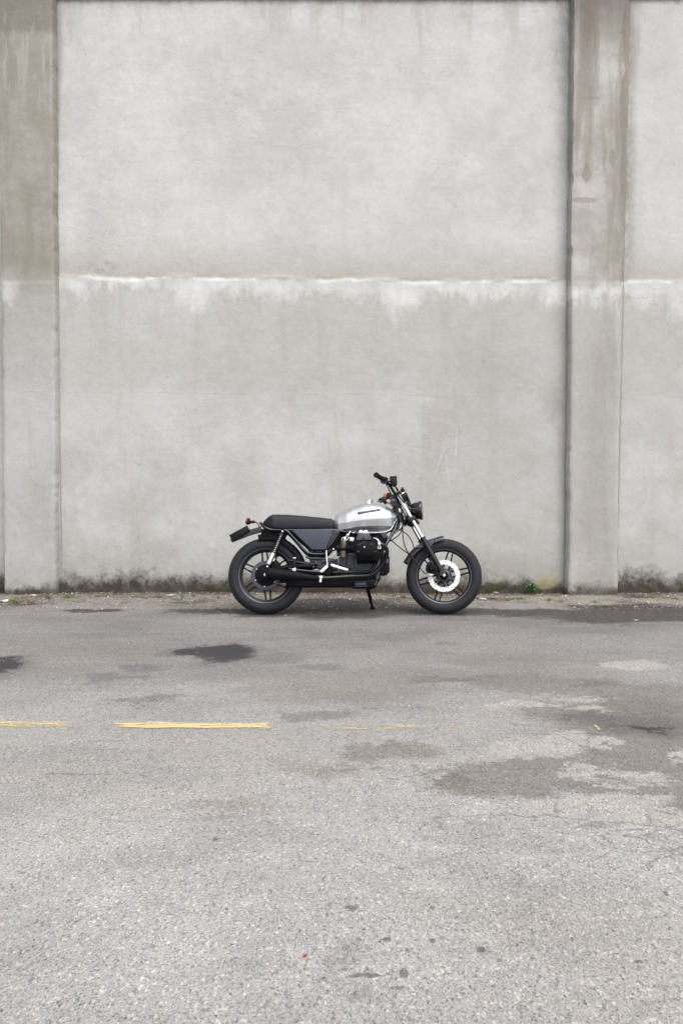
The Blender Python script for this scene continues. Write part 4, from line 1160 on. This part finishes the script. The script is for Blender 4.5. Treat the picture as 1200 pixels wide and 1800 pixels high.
# ---------------------------------------------------------------- engine
eng = tag(empty("engine"), None); eng.parent = bike
def part(name, px, y0, y1, mat, bev=0.004, yref=None, par=None):
    yr = y0 if yref is None else yref
    return MB().slab(bx(px, yr), y0, y1).build(name, mat, par or eng, bevel=bev)
def plus_slab(mb, px, y0, y1): return mb.slab(bx(px, y0), y0, y1)
part("crankcase", [(612, 972), (668, 972), (668, 996), (660, 1008), (640, 1013), (600, 1012), (596, 998)], -0.105, 0.105, M_ENGINE, 0.008)
m = MB()
plus_slab(m, [(624, 988), (628.5, 988), (628.5, 1000), (624, 999)], -0.122, -0.1)
plus_slab(m, [(631, 990), (638, 990), (638, 994.2), (631, 994.2)], -0.117, -0.1); plus_slab(m, [(631, 995.2), (638, 995.2), (638, 999.5), (631, 999.5)], -0.117, -0.1)
plus_slab(m, [(639.3, 985), (641.3, 985), (641.3, 999), (639.3, 999)], -0.124, -0.1)
plus_slab(m, [(643, 988), (655, 986), (655, 993), (643, 993.5)], -0.115, -0.1); plus_slab(m, [(643, 994.5), (654, 994), (652, 997.5), (643, 998)], -0.115, -0.1)
plus_slab(m, [(626, 1001), (648, 998.5), (653, 999.5), (645, 1003.2), (627, 1003.6)], -0.114, -0.1)
m.build("crankcase_rib", M_ENGINE, eng, bevel=0.003)
part("bell_housing", [(609, 976), (621, 974.5), (621.5, 998), (616, 999.5), (609.5, 998)], -0.128, 0.12, M_ENGINE, 0.006)
part("gearbox", [(594.8, 979), (607.8, 977), (608.2, 994), (594.8, 992)], -0.118, 0.11, M_ENGINE, 0.006)
part("gearbox_tail", [(541, 980), (556, 978), (594, 983), (594, 1000), (575, 1004), (552, 996)], -0.085, 0.085, M_ENGINE, 0.012)
m = MB()
for (px, py, r_, y) in ((556.5, 989, .013, -.10), (551, 996.5, .010, -.095), (585, 983, .010, -.10), (577.5, 990, .016, -.10), (612, 996, .006, -.134), (613, 992, .010, -.133)):
    c = B(px, py, y); m.lathe([(0.001, -.012), (r_ * .8, -.012), (r_, -.004), (r_, .02)], c, (0, 1, 0), 16)
m.tube([B(537, 979, -.1), B(548, 981.5, -.1), B(562, 981.5, -.1), B(592, 986, -.1)], 0.010, 10, 3)
m.tube([B(565, 987, -.105), B(592, 984.5, -.105)], 0.011, 10, 1)
plus_slab(m, [(563, 985.5), (594, 982), (594, 989), (563, 991)], -0.098, -0.08)
m.build("gearbox_fittings", M_ENGINE, eng)
part("timing_cover", [(663, 974), (679, 972), (684.6, 978), (684.6, 1005), (679, 1010), (668, 1010), (662, 1000)], -0.085, 0.085, M_ENGDARK, 0.012)
part("alternator_cover", [(675, 983), (682.5, 983), (682.5, 990.5), (676, 990.5)], -0.098, 0.09, M_ENGINE, 0.004)
m = MB(); c = B(672, 1004, -.075); m.lathe([(0.001, -.03), (.026, -.03), (.030, -.022), (.030, .02)], c, (0, 1, 0), 24); m.build("oil_filter", M_ENGDARK, eng)
part("sump", [(600, 1012), (668, 1010), (668, 1018), (662, 1030), (655, 1034), (622, 1033.5), (612, 1026)], -0.085, 0.085, M_ENGDARK, 0.010)
sp = part("sump_pan", [(621.5, 1021), (658, 1019.5), (661, 1024), (657, 1031.5), (622.5, 1032.2)], -0.105, 0.10, M_ENGDARK, 0.006)
m = MB(); plus_slab(m, [(623.5, 1024.6), (643, 1023.4), (643, 1028.2), (624, 1029.4)], -0.110, -0.1); plus_slab(m, [(622.5, 1022.0), (657, 1020.4), (657, 1021.4), (622.5, 1023)], -0.111, -0.1)
plus_slab(m, [(622.5, 1030.4), (646, 1029.4), (646, 1030.6), (622.5, 1031.8)], -0.111, -0.1); plus_slab(m, [(657, 1028), (661.5, 1021), (663.5, 1022.5), (659, 1030)], -0.111, -0.095)
m.build("sump_fin", M_ENGINE, eng, bevel=0.0015)
part("engine_mount", [(660, 1008), (668, 1004), (666, 1015), (661, 1022)], -0.11, -0.09, M_ENGINE, 0.002)

# two transverse cylinders, each with fins, head, rocker cover, carburettor
for s in (-1, 1):
    fl = (lambda P: P) if s < 0 else mir
    cy = empty("cylinder"); cy.parent = eng
    def fp(px, y): return fl(bx(px, y))
    # barrel and head outlines stack outwards and slightly upward
    stack = MB()
    base = [(629, 962), (663, 962), (666, 972), (663, 986), (628, 986), (625, 974)]
    for i in range(11):
        y = -0.10 - i * 0.0105; up = i * 0.55
        px = [(p[0] + (0.0 if i % 1 == 0 else 0), p[1] + 6 - up) for p in base]
        stack.prism(fp(px, y), fp(px, y - 0.0042))
    core = [(632, 964), (660, 964), (660, 986), (632, 986)]
    stack.prism(fp([(p[0], p[1] + 4) for p in core], -0.09), fp([(p[0], p[1] - 1) for p in core], -0.215))
    stack.build("cylinder_fins", M_ENGDARK, cy, bevel=0.0008, seg=1)
    hd0 = [(624, 951), (660, 950), (666, 956), (667, 968), (664, 980), (658, 984.5), (632, 985), (624.5, 980), (622, 966)]
    mm = MB()
    for i in range(5):
        y = -0.218 - i * 0.013
        mm.prism(fp(hd0, y), fp(hd0, y - 0.006))
    inn = [(626, 953), (662, 953), (664, 978), (657, 983), (633, 983), (625, 976)]
    mm.prism(fp(inn, -0.205), fp(inn, -0.285))
    mm.build("cylinder_head", M_ENGDARK, cy, bevel=0.0015, seg=1)
    rk = [(626, 955.5), (634, 953), (641, 951.5), (656, 953.5), (663, 960), (663, 972), (657, 979), (635, 980), (626, 973)]
    rki = [(629, 958.5), (641, 955), (655, 956.5), (660, 961.5), (660, 971), (655, 976), (637, 976.5), (629, 971)]
    mm = MB(); mm.prism(fp(rk, -0.285), fp(rk, -0.318)); mm.prism(fp(rki, -0.315), fp(rki, -0.332))
    rc_ = mm.build("rocker_cover", M_ENGDARK, cy, bevel=0.006)
    MB().tube(fl([B(627, 958.5, -.322), B(634, 956.4, -.334), B(641, 952.8, -.334)]), 0.004, 6, 1).build("cover_ridge", M_ENGINE, rc_)
    for px, py in ((640, 961.5), (629, 970), (659, 970), (652, 957)):
        MB().lathe([(0.001, -.006 if s < 0 else .006), (.006, -.004 if s < 0 else .004), (.007, .006 if s < 0 else -.006)], fl([B(px, py, -.334)])[0], (0, 1, 0), 10).build("cover_bolt", M_ENGINE, rc_)
    q = fl([B(640, 961.8, -.338)])[0]
    MB().lathe([(0.001, -.005), (.0055, -.004), (.0055, .004), (.001, .005)], q, (0, 1, 0), 10).build("cover_plug", M_ALU, rc_)
    # trapezoid finned cowl over the head with a pale bracket on top
    mm = MB().prism(fp([(629.5, 937.5), (648, 937), (653, 948.8), (625, 949.6)], -0.275), fp([(629.5, 938), (648, 937.5), (654, 952), (624, 952)], -0.16))
    cw = mm.build("head_cowl", M_ENGINE, cy, bevel=0.003)
    mm = MB().prism(fp([(637.4, 946), (640.4, 946), (640.4, 951), (637.4, 951)], -0.280), fp([(637.4, 946), (640.4, 946), (640.4, 951), (637.4, 951)], -0.26)); mm.build("cowl_notch", M_ENGDARK, cw)
    br = [(629.8, 936.6), (630.3, 933.8), (632.5, 931.8), (635.5, 931.6), (637, 933.4), (639, 933.4), (640.5, 931.6), (644, 931.8), (646.3, 933.8), (646.6, 936.4)]
    mm = MB().prism(fp(br, -0.262), fp(br, -0.20)); mm.build("cable_bracket", M_ALU, cy, bevel=0.002)
    # spark plug cap, exhaust port lugs
    mm = MB(); mm.tube(fl([B(656, 946, -.25), B(661.5, 947.5, -.26), B(665.5, 952, -.265)]), 0.0075, 10, 4); mm.build("plug_cap", M_ALU, cy)
    mm = MB(); lug = [(663, 960.5), (668.5, 959.5), (670, 963), (668.5, 965.3), (662, 965)]
    mm.prism(fp(lug, -0.285), fp(lug, -0.255)); mm.build("exhaust_lug", M_ALU, cy, bevel=0.002)
    mm = MB(); mm.tube(fl([B(670, 971, -.20), B(664, 982, -.16), B(657.5, 993.5, -.125)]), 0.004, 8, 2); mm.tube(fl([B(665, 970, -.21), B(661, 972, -.19)]), .012, 10, 1); mm.build("oil_line", M_ENGINE, cy)
    # carburettor with inlet rubber
    cb = MB(); c0 = B(604, 966, -.20)
    cb.lathe([(0.001, -.035), (.024, -.035), (.026, -.03), (.026, .03), (.022, .038), (.001, .038)], fl([B(604, 957, -.20)])[0], (0, 0, 1), 20)
    cb.lathe([(.001, -.04), (.020, -.04), (.028, -.03), (.028, .02), (.001, .025)], fl([B(603, 973, -.20)])[0], (0, 0, 1), 20)
    cb = cb.build("carburettor", M_BRONZE, cy)
    mm = MB(); mm.tube(fl([B(592, 964, -.19), B(606, 964, -.20)]), [0.030, 0.024], 18, 1); mm.tube(fl([B(606, 964, -.20), B(616, 964, -.215), B(627, 964, -.23)]), [0.024, 0.026, 0.030], 18, 2)
    mm.build("inlet_rubber", M_ENGDARK, cb)
    mm = MB()
    mm.box(fl([B(618, 948.5, -.215)])[0], (.036, .03, .032), Matrix.Rotation(R(12), 3, 'Y'))
    mm.build("throttle_bracket", M_ALU, cb, bevel=0.006)
    mm = MB()
    mm.tube(fl([B(612, 941, -.215), B(615.5, 933.5, -.21)]), 0.007, 10, 1)
    mm.lathe([(0.001, -.012), (.012, -.012), (.013, .012), (.001, .012)], fl([B(610.5, 941, -.21)])[0], (0.3, 0, 1), 12)
    mm.box(fl([B(606, 946.5, -.215)])[0], (.022, .02, .026), Matrix.Rotation(R(-15), 3, 'Y'))
    mm.tube(fl([B(600, 951, -.21), B(602, 944.5, -.21)]), 0.005, 8, 1)
    mm.tube(fl([B(604, 952, -.22), B(610, 949, -.225), B(613, 944, -.22)]), 0.004, 8, 3)
    mm.build("throttle_linkage", M_ALU, cb, bevel=0.001)
    for px, py in ((594, 960.5), (593, 967), (587.7, 972.8), (586, 965)):
        MB().lathe([(0.001, -.008), (.007, -.008), (.007, .008), (.001, .008)], fl([B(px, py, -.17)])[0], (0, 1, 0), 10).build("carburettor_screw", M_ALU, cb)
    MB().tube(fl([B(614, 934, -.21), B(622, 938, -.16), B(640, 926, -.05), B(680, 905, -.03)]), 0.004, 8, 5).build("throttle_cable", M_PLASTIC, cb)
# dark bulk between the cylinders under the tank
m = MB(); m.slab(bx([(590, 938), (675, 938), (682, 942), (672, 968), (600, 975), (586, 962)], -0.05), -0.055, 0.055); m.build("top_block", M_ENGDARK, eng, bevel=0.01)
m = MB(); m.slab(bx([(668, 938), (681, 937), (678, 946), (674, 947)], -0.06), -0.07, -0.05); m.build("coil_bracket", M_ENGINE, eng, bevel=0.002)

# ---------------------------------------------------------------- foot controls, stand
M_BRIGHT = simple("polished_alloy", (0.86, 0.85, 0.83), 0.30, 0.75, var=0.12)
m = MB(); m.tube([B(573.3, 967.5, -.15), B(574, 980, -.155), B(575.4, 994.5, -.16)], 0.0052, 10, 2); m.build("brake_rod", M_BRIGHT, bike)
for s in (-1, 1):
    fl = (lambda P: P) if s < 0 else mir
    MB().slab(fl(bx([(573.5, 993.5), (577, 996.5), (567, 1006.2), (563, 1006.5), (562.3, 1003.5)], -.17)), s * .185, s * .16).build("foot_peg", M_BRIGHT, bike, bevel=0.003)
    pl = MB().slab(fl(bx([(580.5, 991.8), (583, 991.2), (612, 1000.6), (612.5, 1003.4), (608, 1003), (582, 995.5)], -.17)), s * .178, s * .165).build("foot_lever", M_BRIGHT, bike, bevel=0.002)
    MB().tube(fl([B(613, 1002, -.165), B(613, 1002, -.205)]), 0.008, 10, 1).build("lever_tip", M_PLASTIC, pl)
    m = MB(); m.slab(fl(bx([(577, 994), (583, 993), (586, 1004), (578, 1012), (570, 1008)], -.15)), s * .150, s * .13); m.build("footrest_hanger", M_MATT, bike, bevel=0.004)
# side stand on the far side, foot on the ground
def wl(px, py, wy):
    """ground/air point at world distance wy behind the bike line, in the bike frame"""
    Pw = on_plane_y(px, py, BIKE_Y + wy); dy, dz = wy, Pw.z
    return Vector((Pw.x - BIKE_X, dy * _cl - dz * _sl, dy * _sl + dz * _cl))
foot = on_ground(654.5, 1071.0); fy = foot.y - BIKE_Y
ft = Vector((foot.x - BIKE_X, fy * _cl - 0.008 * _sl, fy * _sl + 0.008 * _cl))
top = B(644.5, 1030, 0.11)
m = MB(); d = ft - top
m.tube([top, top + d * .45, top + d * .95, ft], [0.013, 0.0135, 0.011, 0.011], 12, 1)
m.tube([ft - Vector((.022, 0, 0)) , ft + Vector((.022, 0, 0))], 0.013, 10, 1)
m.tube([top + d * .1 + Vector((.008, -.02, 0)), top + d * .6 + Vector((.010, -.014, 0))], 0.007, 8, 1)
m.build("side_stand", M_MATT, bike)

# ================================================================== SMALL THINGS ALONG THE WALL
rnd = random.Random(7)
def leafy(name, c0, c1, rough=0.6):
    g = Graph(name)
    g.set(Base_Color=g.mix(g.noise(60, 3), c0, c1), Roughness=rough)
    return g.mat
M_LEAF = leafy("weed_leaf", (0.040, 0.120, 0.030), (0.080, 0.190, 0.055))
M_GRASS = leafy("grass_blade", (0.060, 0.095, 0.025), (0.13, 0.17, 0.05))
M_MOSS = leafy("moss", (0.055, 0.075, 0.012), (0.15, 0.17, 0.035), 0.9)
M_DEAD = leafy("dead_plant_litter", (0.060, 0.032, 0.018), (0.13, 0.075, 0.040), 0.9)
def gp(px, py):
    p = on_ground(px, py); p.z = ground_z(p.x, p.y); 
    p.y = min(p.y, WALL_Y - 0.015)
    return p
def ico(mb, c, r, sq=0.6, jit=0.35):
    """small irregular lump"""
    t = (1 + 5 ** .5) / 2
    V = [(-1, t, 0), (1, t, 0), (-1, -t, 0), (1, -t, 0), (0, -1, t), (0, 1, t), (0, -1, -t), (0, 1, -t), (t, 0, -1), (t, 0, 1), (-t, 0, -1), (-t, 0, 1)]
    F = [(0, 11, 5), (0, 5, 1), (0, 1, 7), (0, 7, 10), (0, 10, 11), (1, 5, 9), (5, 11, 4), (11, 10, 2), (10, 7, 6), (7, 1, 8), (3, 9, 4), (3, 4, 2), (3, 2, 6), (3, 6, 8), (3, 8, 9), (4, 9, 5), (2, 4, 11), (6, 2, 10), (8, 6, 7), (9, 8, 1)]
    b = len(mb.v); a = rnd.uniform(0, 6.28); ca, sa = math.cos(a), math.sin(a); ex = rnd.uniform(.8, 1.5)
    for x, y, z in V:
        k = r / 1.9 * (1 + rnd.uniform(-jit, jit)); x *= ex
        mb.v.append((c[0] + (x * ca - y * sa) * k, c[1] + (x * sa + y * ca) * k, c[2] + z * k * sq))
    mb.f += [tuple(b + i for i in f) for f in F]
def gravel_mat():
    g = Graph("loose_gravel")
    c = g.voro(38, out='Color')
    col = g.mix(g.chan(c, 0), (0.13, 0.12, 0.115), (0.36, 0.345, 0.33))
    col = g.mix(g.sm(0.80, 0.9, g.chan(c, 1)), col, (0.20, 0.13, 0.085))
    col = g.mix(g.sm(0.92, 0.97, g.chan(c, 2)), col, (0.58, 0.57, 0.55))
    g.set(Base_Color=col, Roughness=0.9)
    return g.mat
m = MB()
for i in range(2600):
    px = rnd.uniform(-60, 1260); t = rnd.random() ** 1.6
    py = 1045.5 + t * 26
    p = gp(px, py); r_ = rnd.choice((.003, .004, .005, .006, .008)) * (1.25 if rnd.random() < .1 else 1)
    ico(m, (p.x, p.y, p.z + r_ * .25), r_)
for i in range(500):
    px, py = rnd.uniform(-50, 1250), rnd.uniform(1070, 1250)
    p = gp(px, py); r_ = rnd.uniform(.002, .0045); ico(m, (p.x, p.y, p.z + r_ * .3), r_)
tag(m.build("loose_gravel", gravel_mat(), None, recalc=False, ang=20), "loose grit and pebbles strewn along the foot of the wall", "gravel", kind="stuff")

# moss and plant litter
mo, de = MB(), MB()
def scrap_quad(mb, p, r_, up=0.5):
    a = rnd.uniform(0, 6.28); u = Vector((math.cos(a), math.sin(a), rnd.uniform(-.2, up))); v = Vector((-math.sin(a), math.cos(a), rnd.uniform(-.2, up)))
    p = Vector(p); w_ = rnd.uniform(.35, .7)
    mb.quad(p - u * r_, p - v * r_ * w_, p + u * r_, p + v * r_ * w_)
for (px, py, rx, ry, n) in ((30, 1062, 28, 5, 240), (85, 1055, 12, 4, 230), (120, 1053, 12, 4, 230), (25, 1059, 14, 4, 120), (170, 1053, 6, 2, 50), (280, 1053.5, 13, 2, 120), (322, 1053.5, 5, 2, 60), (341, 1053, 5, 2, 60), (383, 1054, 5, 2, 60), (345, 1042, 8, 3, 50),
                            (690, 1051, 8, 2, 80), (708, 1052.5, 7, 3.5, 210), (838, 1056, 6, 2, 80), (864, 1056.5, 14, 2.5, 220), (890, 1057, 10, 3, 60), (917, 1057, 9, 3, 90), (964, 1058.5, 6, 3, 90), (1045, 1060, 6, 3, 60), (1060, 1067, 10, 2, 110), (1080, 1065, 12, 3, 60), (1150, 1046, 12, 3, 60), (215, 1040.5, 14, 4, 120), (1000, 1046, 10, 3, 80)):
    for _ in range(n):
        q = abs(rnd.gauss(0, .5)); a = rnd.uniform(0, 6.28)
        p = gp(px + rx * q * math.cos(a), py + ry * q * math.sin(a))
        scrap_quad(mo, (p.x, p.y, p.z + rnd.uniform(.001, .012)), rnd.uniform(.004, .010))
for (px, py, rx, ry, n) in ((40, 1062, 60, 6, 420), (130, 1052, 60, 6, 260), (60, 1046, 60, 3, 200), (190, 1072, 60, 2, 120), (375, 1047, 45, 4, 320), (600, 1044, 90, 4, 320), (940, 1049, 30, 2, 90), (1120, 1052, 45, 4, 320), (1060, 1066, 60, 2, 150), (1180, 1056, 30, 3, 160), (1000, 1045, 20, 3, 150), (850, 1043, 60, 2, 120), (1130, 1064, 50, 2, 120)):
    for _ in range(n):
        p = gp(rnd.gauss(px, rx * .5), rnd.gauss(py, ry * .5))
        scrap_quad(de, (p.x, p.y, p.z + rnd.uniform(.001, .008)), rnd.uniform(.004, .012), .3)
tag(mo.build("moss", M_MOSS, None, recalc=False), "bright green moss growing in patches at the foot of the wall", "moss", kind="stuff")
tag(de.build("leaf_litter", M_DEAD, None, recalc=False), "brown rotted leaf litter caught along the foot of the wall", "leaf litter", kind="stuff")

def leaf_blade(mb, base, d, L, W, droop=0.3):
    d = Vector(d).normalized(); s_ = d.cross(Vector((0, 0, 1)))
    s_ = s_.normalized() if s_.length > .01 else Vector((1, 0, 0))
    rings = []; K = 6
    for i in range(K + 1):
        t = i / K
        c = Vector(base) + d * L * t - Vector((0, 0, 1)) * droop * L * t * t
        w_ = W * math.sin(math.pi * min(1, max(.03, t * .92 + .04))) ** .8
        up = d.cross(s_) * -1
        rings.append([c - s_ * w_, c - up * w_ * .25, c + s_ * w_])
    mb.ring_loft(rings, closed=False, caps=False)
# broad-leaved weed right of the front wheel
wp = gp(930, 1043); wp.y = WALL_Y - 0.05
weed = tag(empty("weed", wp), "green broad leaved weed sprouting at the wall foot right of the front wheel", "weed")
for k in range(8):
    a = rnd.uniform(-1.1, 1.1); h_ = rnd.uniform(.06, .13)
    tip = Vector((math.sin(a) * h_ * .75, rnd.uniform(-.05, .0), h_))
    st = MB().tube([Vector((0, 0, -.005)), tip * .5 + Vector((0, 0, .01)), tip], [.002, .0012], 6, 4).build("stem", M_LEAF, weed)
    lm = MB()
    for j in range(7):
        t = .35 + .65 * j / 6
        d = Vector((rnd.uniform(-1, 1), rnd.uniform(-.9, .1), rnd.uniform(.0, .7)))
        leaf_blade(lm, tip * t, d, rnd.uniform(.024, .042), rnd.uniform(.009, .015), .35)
    lm.build("leaves", M_LEAF, weed, recalc=False)
def tuft(px, py, n, h_, label, spread=.5, mat=M_GRASS, sx=.012):
    p = gp(px, py); m = MB()
    t_ = None
    for _ in range(n):
        b = Vector((rnd.gauss(0, sx), rnd.gauss(0, .008), -.003))
        leaf_blade(m, b, (rnd.gauss(0, spread), rnd.gauss(-.1, spread * .6), 1), rnd.uniform(.5, 1) * h_, .0022, .35)
    o = m.build("grass_tuft", mat, None, recalc=False); o.location = p
    return tag(o, label, "grass tuft", "grass tufts along the wall")
tuft(33, 1056, 26, .055, "dark green grass tuft beside the white paper scrap", .7, M_LEAF, .03)
tuft(116, 1054, 14, .03, "short yellow green grass tuft in front of the broad brown pilaster edge", .8)
tuft(352, 1043, 4, .09, "few long thin grass blades leaning against the wall left of the rear tyre", .7)
tuft(710, 1053.5, 16, .032, "small bright grass tuft just behind the front tyre", .8)
tuft(847, 1040, 7, .075, "upright grass blades against the wall right of the front tyre", .35)
tuft(1198, 1042, 12, .05, "green grass tuft at the wall foot far right of the narrow pilaster", .6, M_LEAF)
tuft(1050, 1061, 8, .03, "tiny grass tuft on the pale strip in front of the narrow pilaster", .7)

def dead_leaf(px, py, L, W, yaw, mat, label, name="fallen_leaf", cat="leaf", group="fallen leaves"):
    p = gp(px, py); m = MB()
    rings = []
    for i in range(7):
        t = i / 6; w_ = W * math.sin(math.pi * (t * .9 + .05)) ** .7
        rings.append([Vector(((t - .5) * L, -w_, .004 + .006 * t * t)), Vector(((t - .5) * L, -w_ * .5, .002 + .004 * t)), Vector(((t - .5) * L, 0, .001 + .003 * t)), Vector(((t - .5) * L, w_ * .5, .003 + .004 * t)), Vector(((t - .5) * L, w_, .008))])
    rings2 = [[q + Vector((0, 0, .0006)) for q in r_] for r_ in rings]
    full = [r_ + list(reversed(r2)) for r_, r2 in zip(rings, rings2)]
    m.ring_loft(full)
    o = m.build(name, mat, None); o.location = p; o.rotation_euler = (0, 0, yaw)
    return tag(o, label, cat, group)
M_ORL = leafy("orange_dead_leaf", (0.36, 0.15, 0.03), (0.50, 0.26, 0.07))
M_TAN = leafy("tan_dead_leaf", (0.40, 0.20, 0.10), (0.55, 0.33, 0.20))
M_REDB = leafy("red_scrap", (0.30, 0.04, 0.025), (0.38, 0.07, 0.04))
dead_leaf(502, 1083, .026, .010, .4, M_ORL, "yellow orange dead leaf beside the rear tyre contact patch")
dead_leaf(1117, 1067.5, .045, .012, -.5, M_TAN, "pale orange dead leaf at the dark edge before the narrow pilaster")
dead_leaf(1118, 1091.5, .038, .010, .2, M_TAN, "tan dead leaf out on the asphalt at right, nearest the yellow line")
dead_leaf(948, 1048, .05, .014, .1, M_ORL, "rust brown dead leaf in the grit just right of the green weed")
dead_leaf(1110, 1052, .05, .015, .3, M_DEAD, "dark brown dead leaf in litter right of the narrow pilaster")
dead_leaf(536, 1686, .010, .0022, .2, M_REDB, "tiny red scrap on the pale foreground asphalt", "scrap", "scrap", None)
# white paper scrap at the left edge
M_PAPER = simple("white_paper", (0.70, 0.70, 0.68), 0.8)
p = gp(6, 1060); m = MB()
rings = [[Vector((x, y, .004 + .014 * abs(math.sin(x * 30 + y * 20)))) for y in (-.03, -.01, .012, .03 - abs(x) * .2)] for x in (-.07, -.045, -.02, .01, .03, .045)]
full = [r_ + [q + Vector((0, 0, .0015)) for q in reversed(r_)] for r_ in rings]
o = m.ring_loft(full).build("paper_scrap", M_PAPER, None); o.location = p; o.rotation_euler = (0, 0, .25)
tag(o, "crumpled white paper scrap at the wall foot by the broad brown pilaster", "litter")
# blue grey bottle top under the engine
p = gp(595.5, 1056); m = MB()
m.lathe([(.001, .010), (.012, .010), (.0145, .007), (.016, .0), (.014, .0), (.012, .006), (.001, .007)], (0, 0, 0), (0, 0, 1), 21)
o = m.build("bottle_cap", simple("blue_grey_cap", (0.13, 0.145, 0.22), 0.5), None); o.location = p; o.rotation_euler = (R(55), 0, .2); o.location.z += .012
tag(o, "small blue grey bottle cap on the ground beyond the engine", "bottle cap")
# stones
def stone(px, py, r_, label, mat, sq=.55):
    p = gp(px, py); m = MB(); ico(m, (0, 0, 0), r_, sq, .22)
    o = m.build("stone", mat, None, bevel=r_ * .18, ang=15); o.location = (p.x, p.y, p.z + r_ * .22)
    return tag(o, label, "stone", "stones along the wall")
M_STONE = simple("pale_stone", (0.34, 0.325, 0.30), 0.9, var=0.5, vs=50, bump=0.4, bs=150)
M_STONE2 = simple("grey_stone", (0.21, 0.20, 0.19), 0.9, var=0.5, vs=50, bump=0.4, bs=150)
stone(870, 1045, .032, "rounded grey stone at the wall foot between front tyre and weed", M_STONE2)
stone(848, 1057.5, .034, "pale flat stone among moss touching the front tyre", M_STONE, .3)
stone(300, 1052, .05, "pale flat stone slab half sunk at the wall foot left of the motorcycle", M_STONE, .18)
stone(60, 1052, .03, "pale stone lying before the broad brown pilaster", M_STONE, .5)
stone(1137, 1061, .022, "small pale stone on the broken edge right of the narrow pilaster", M_STONE, .5)
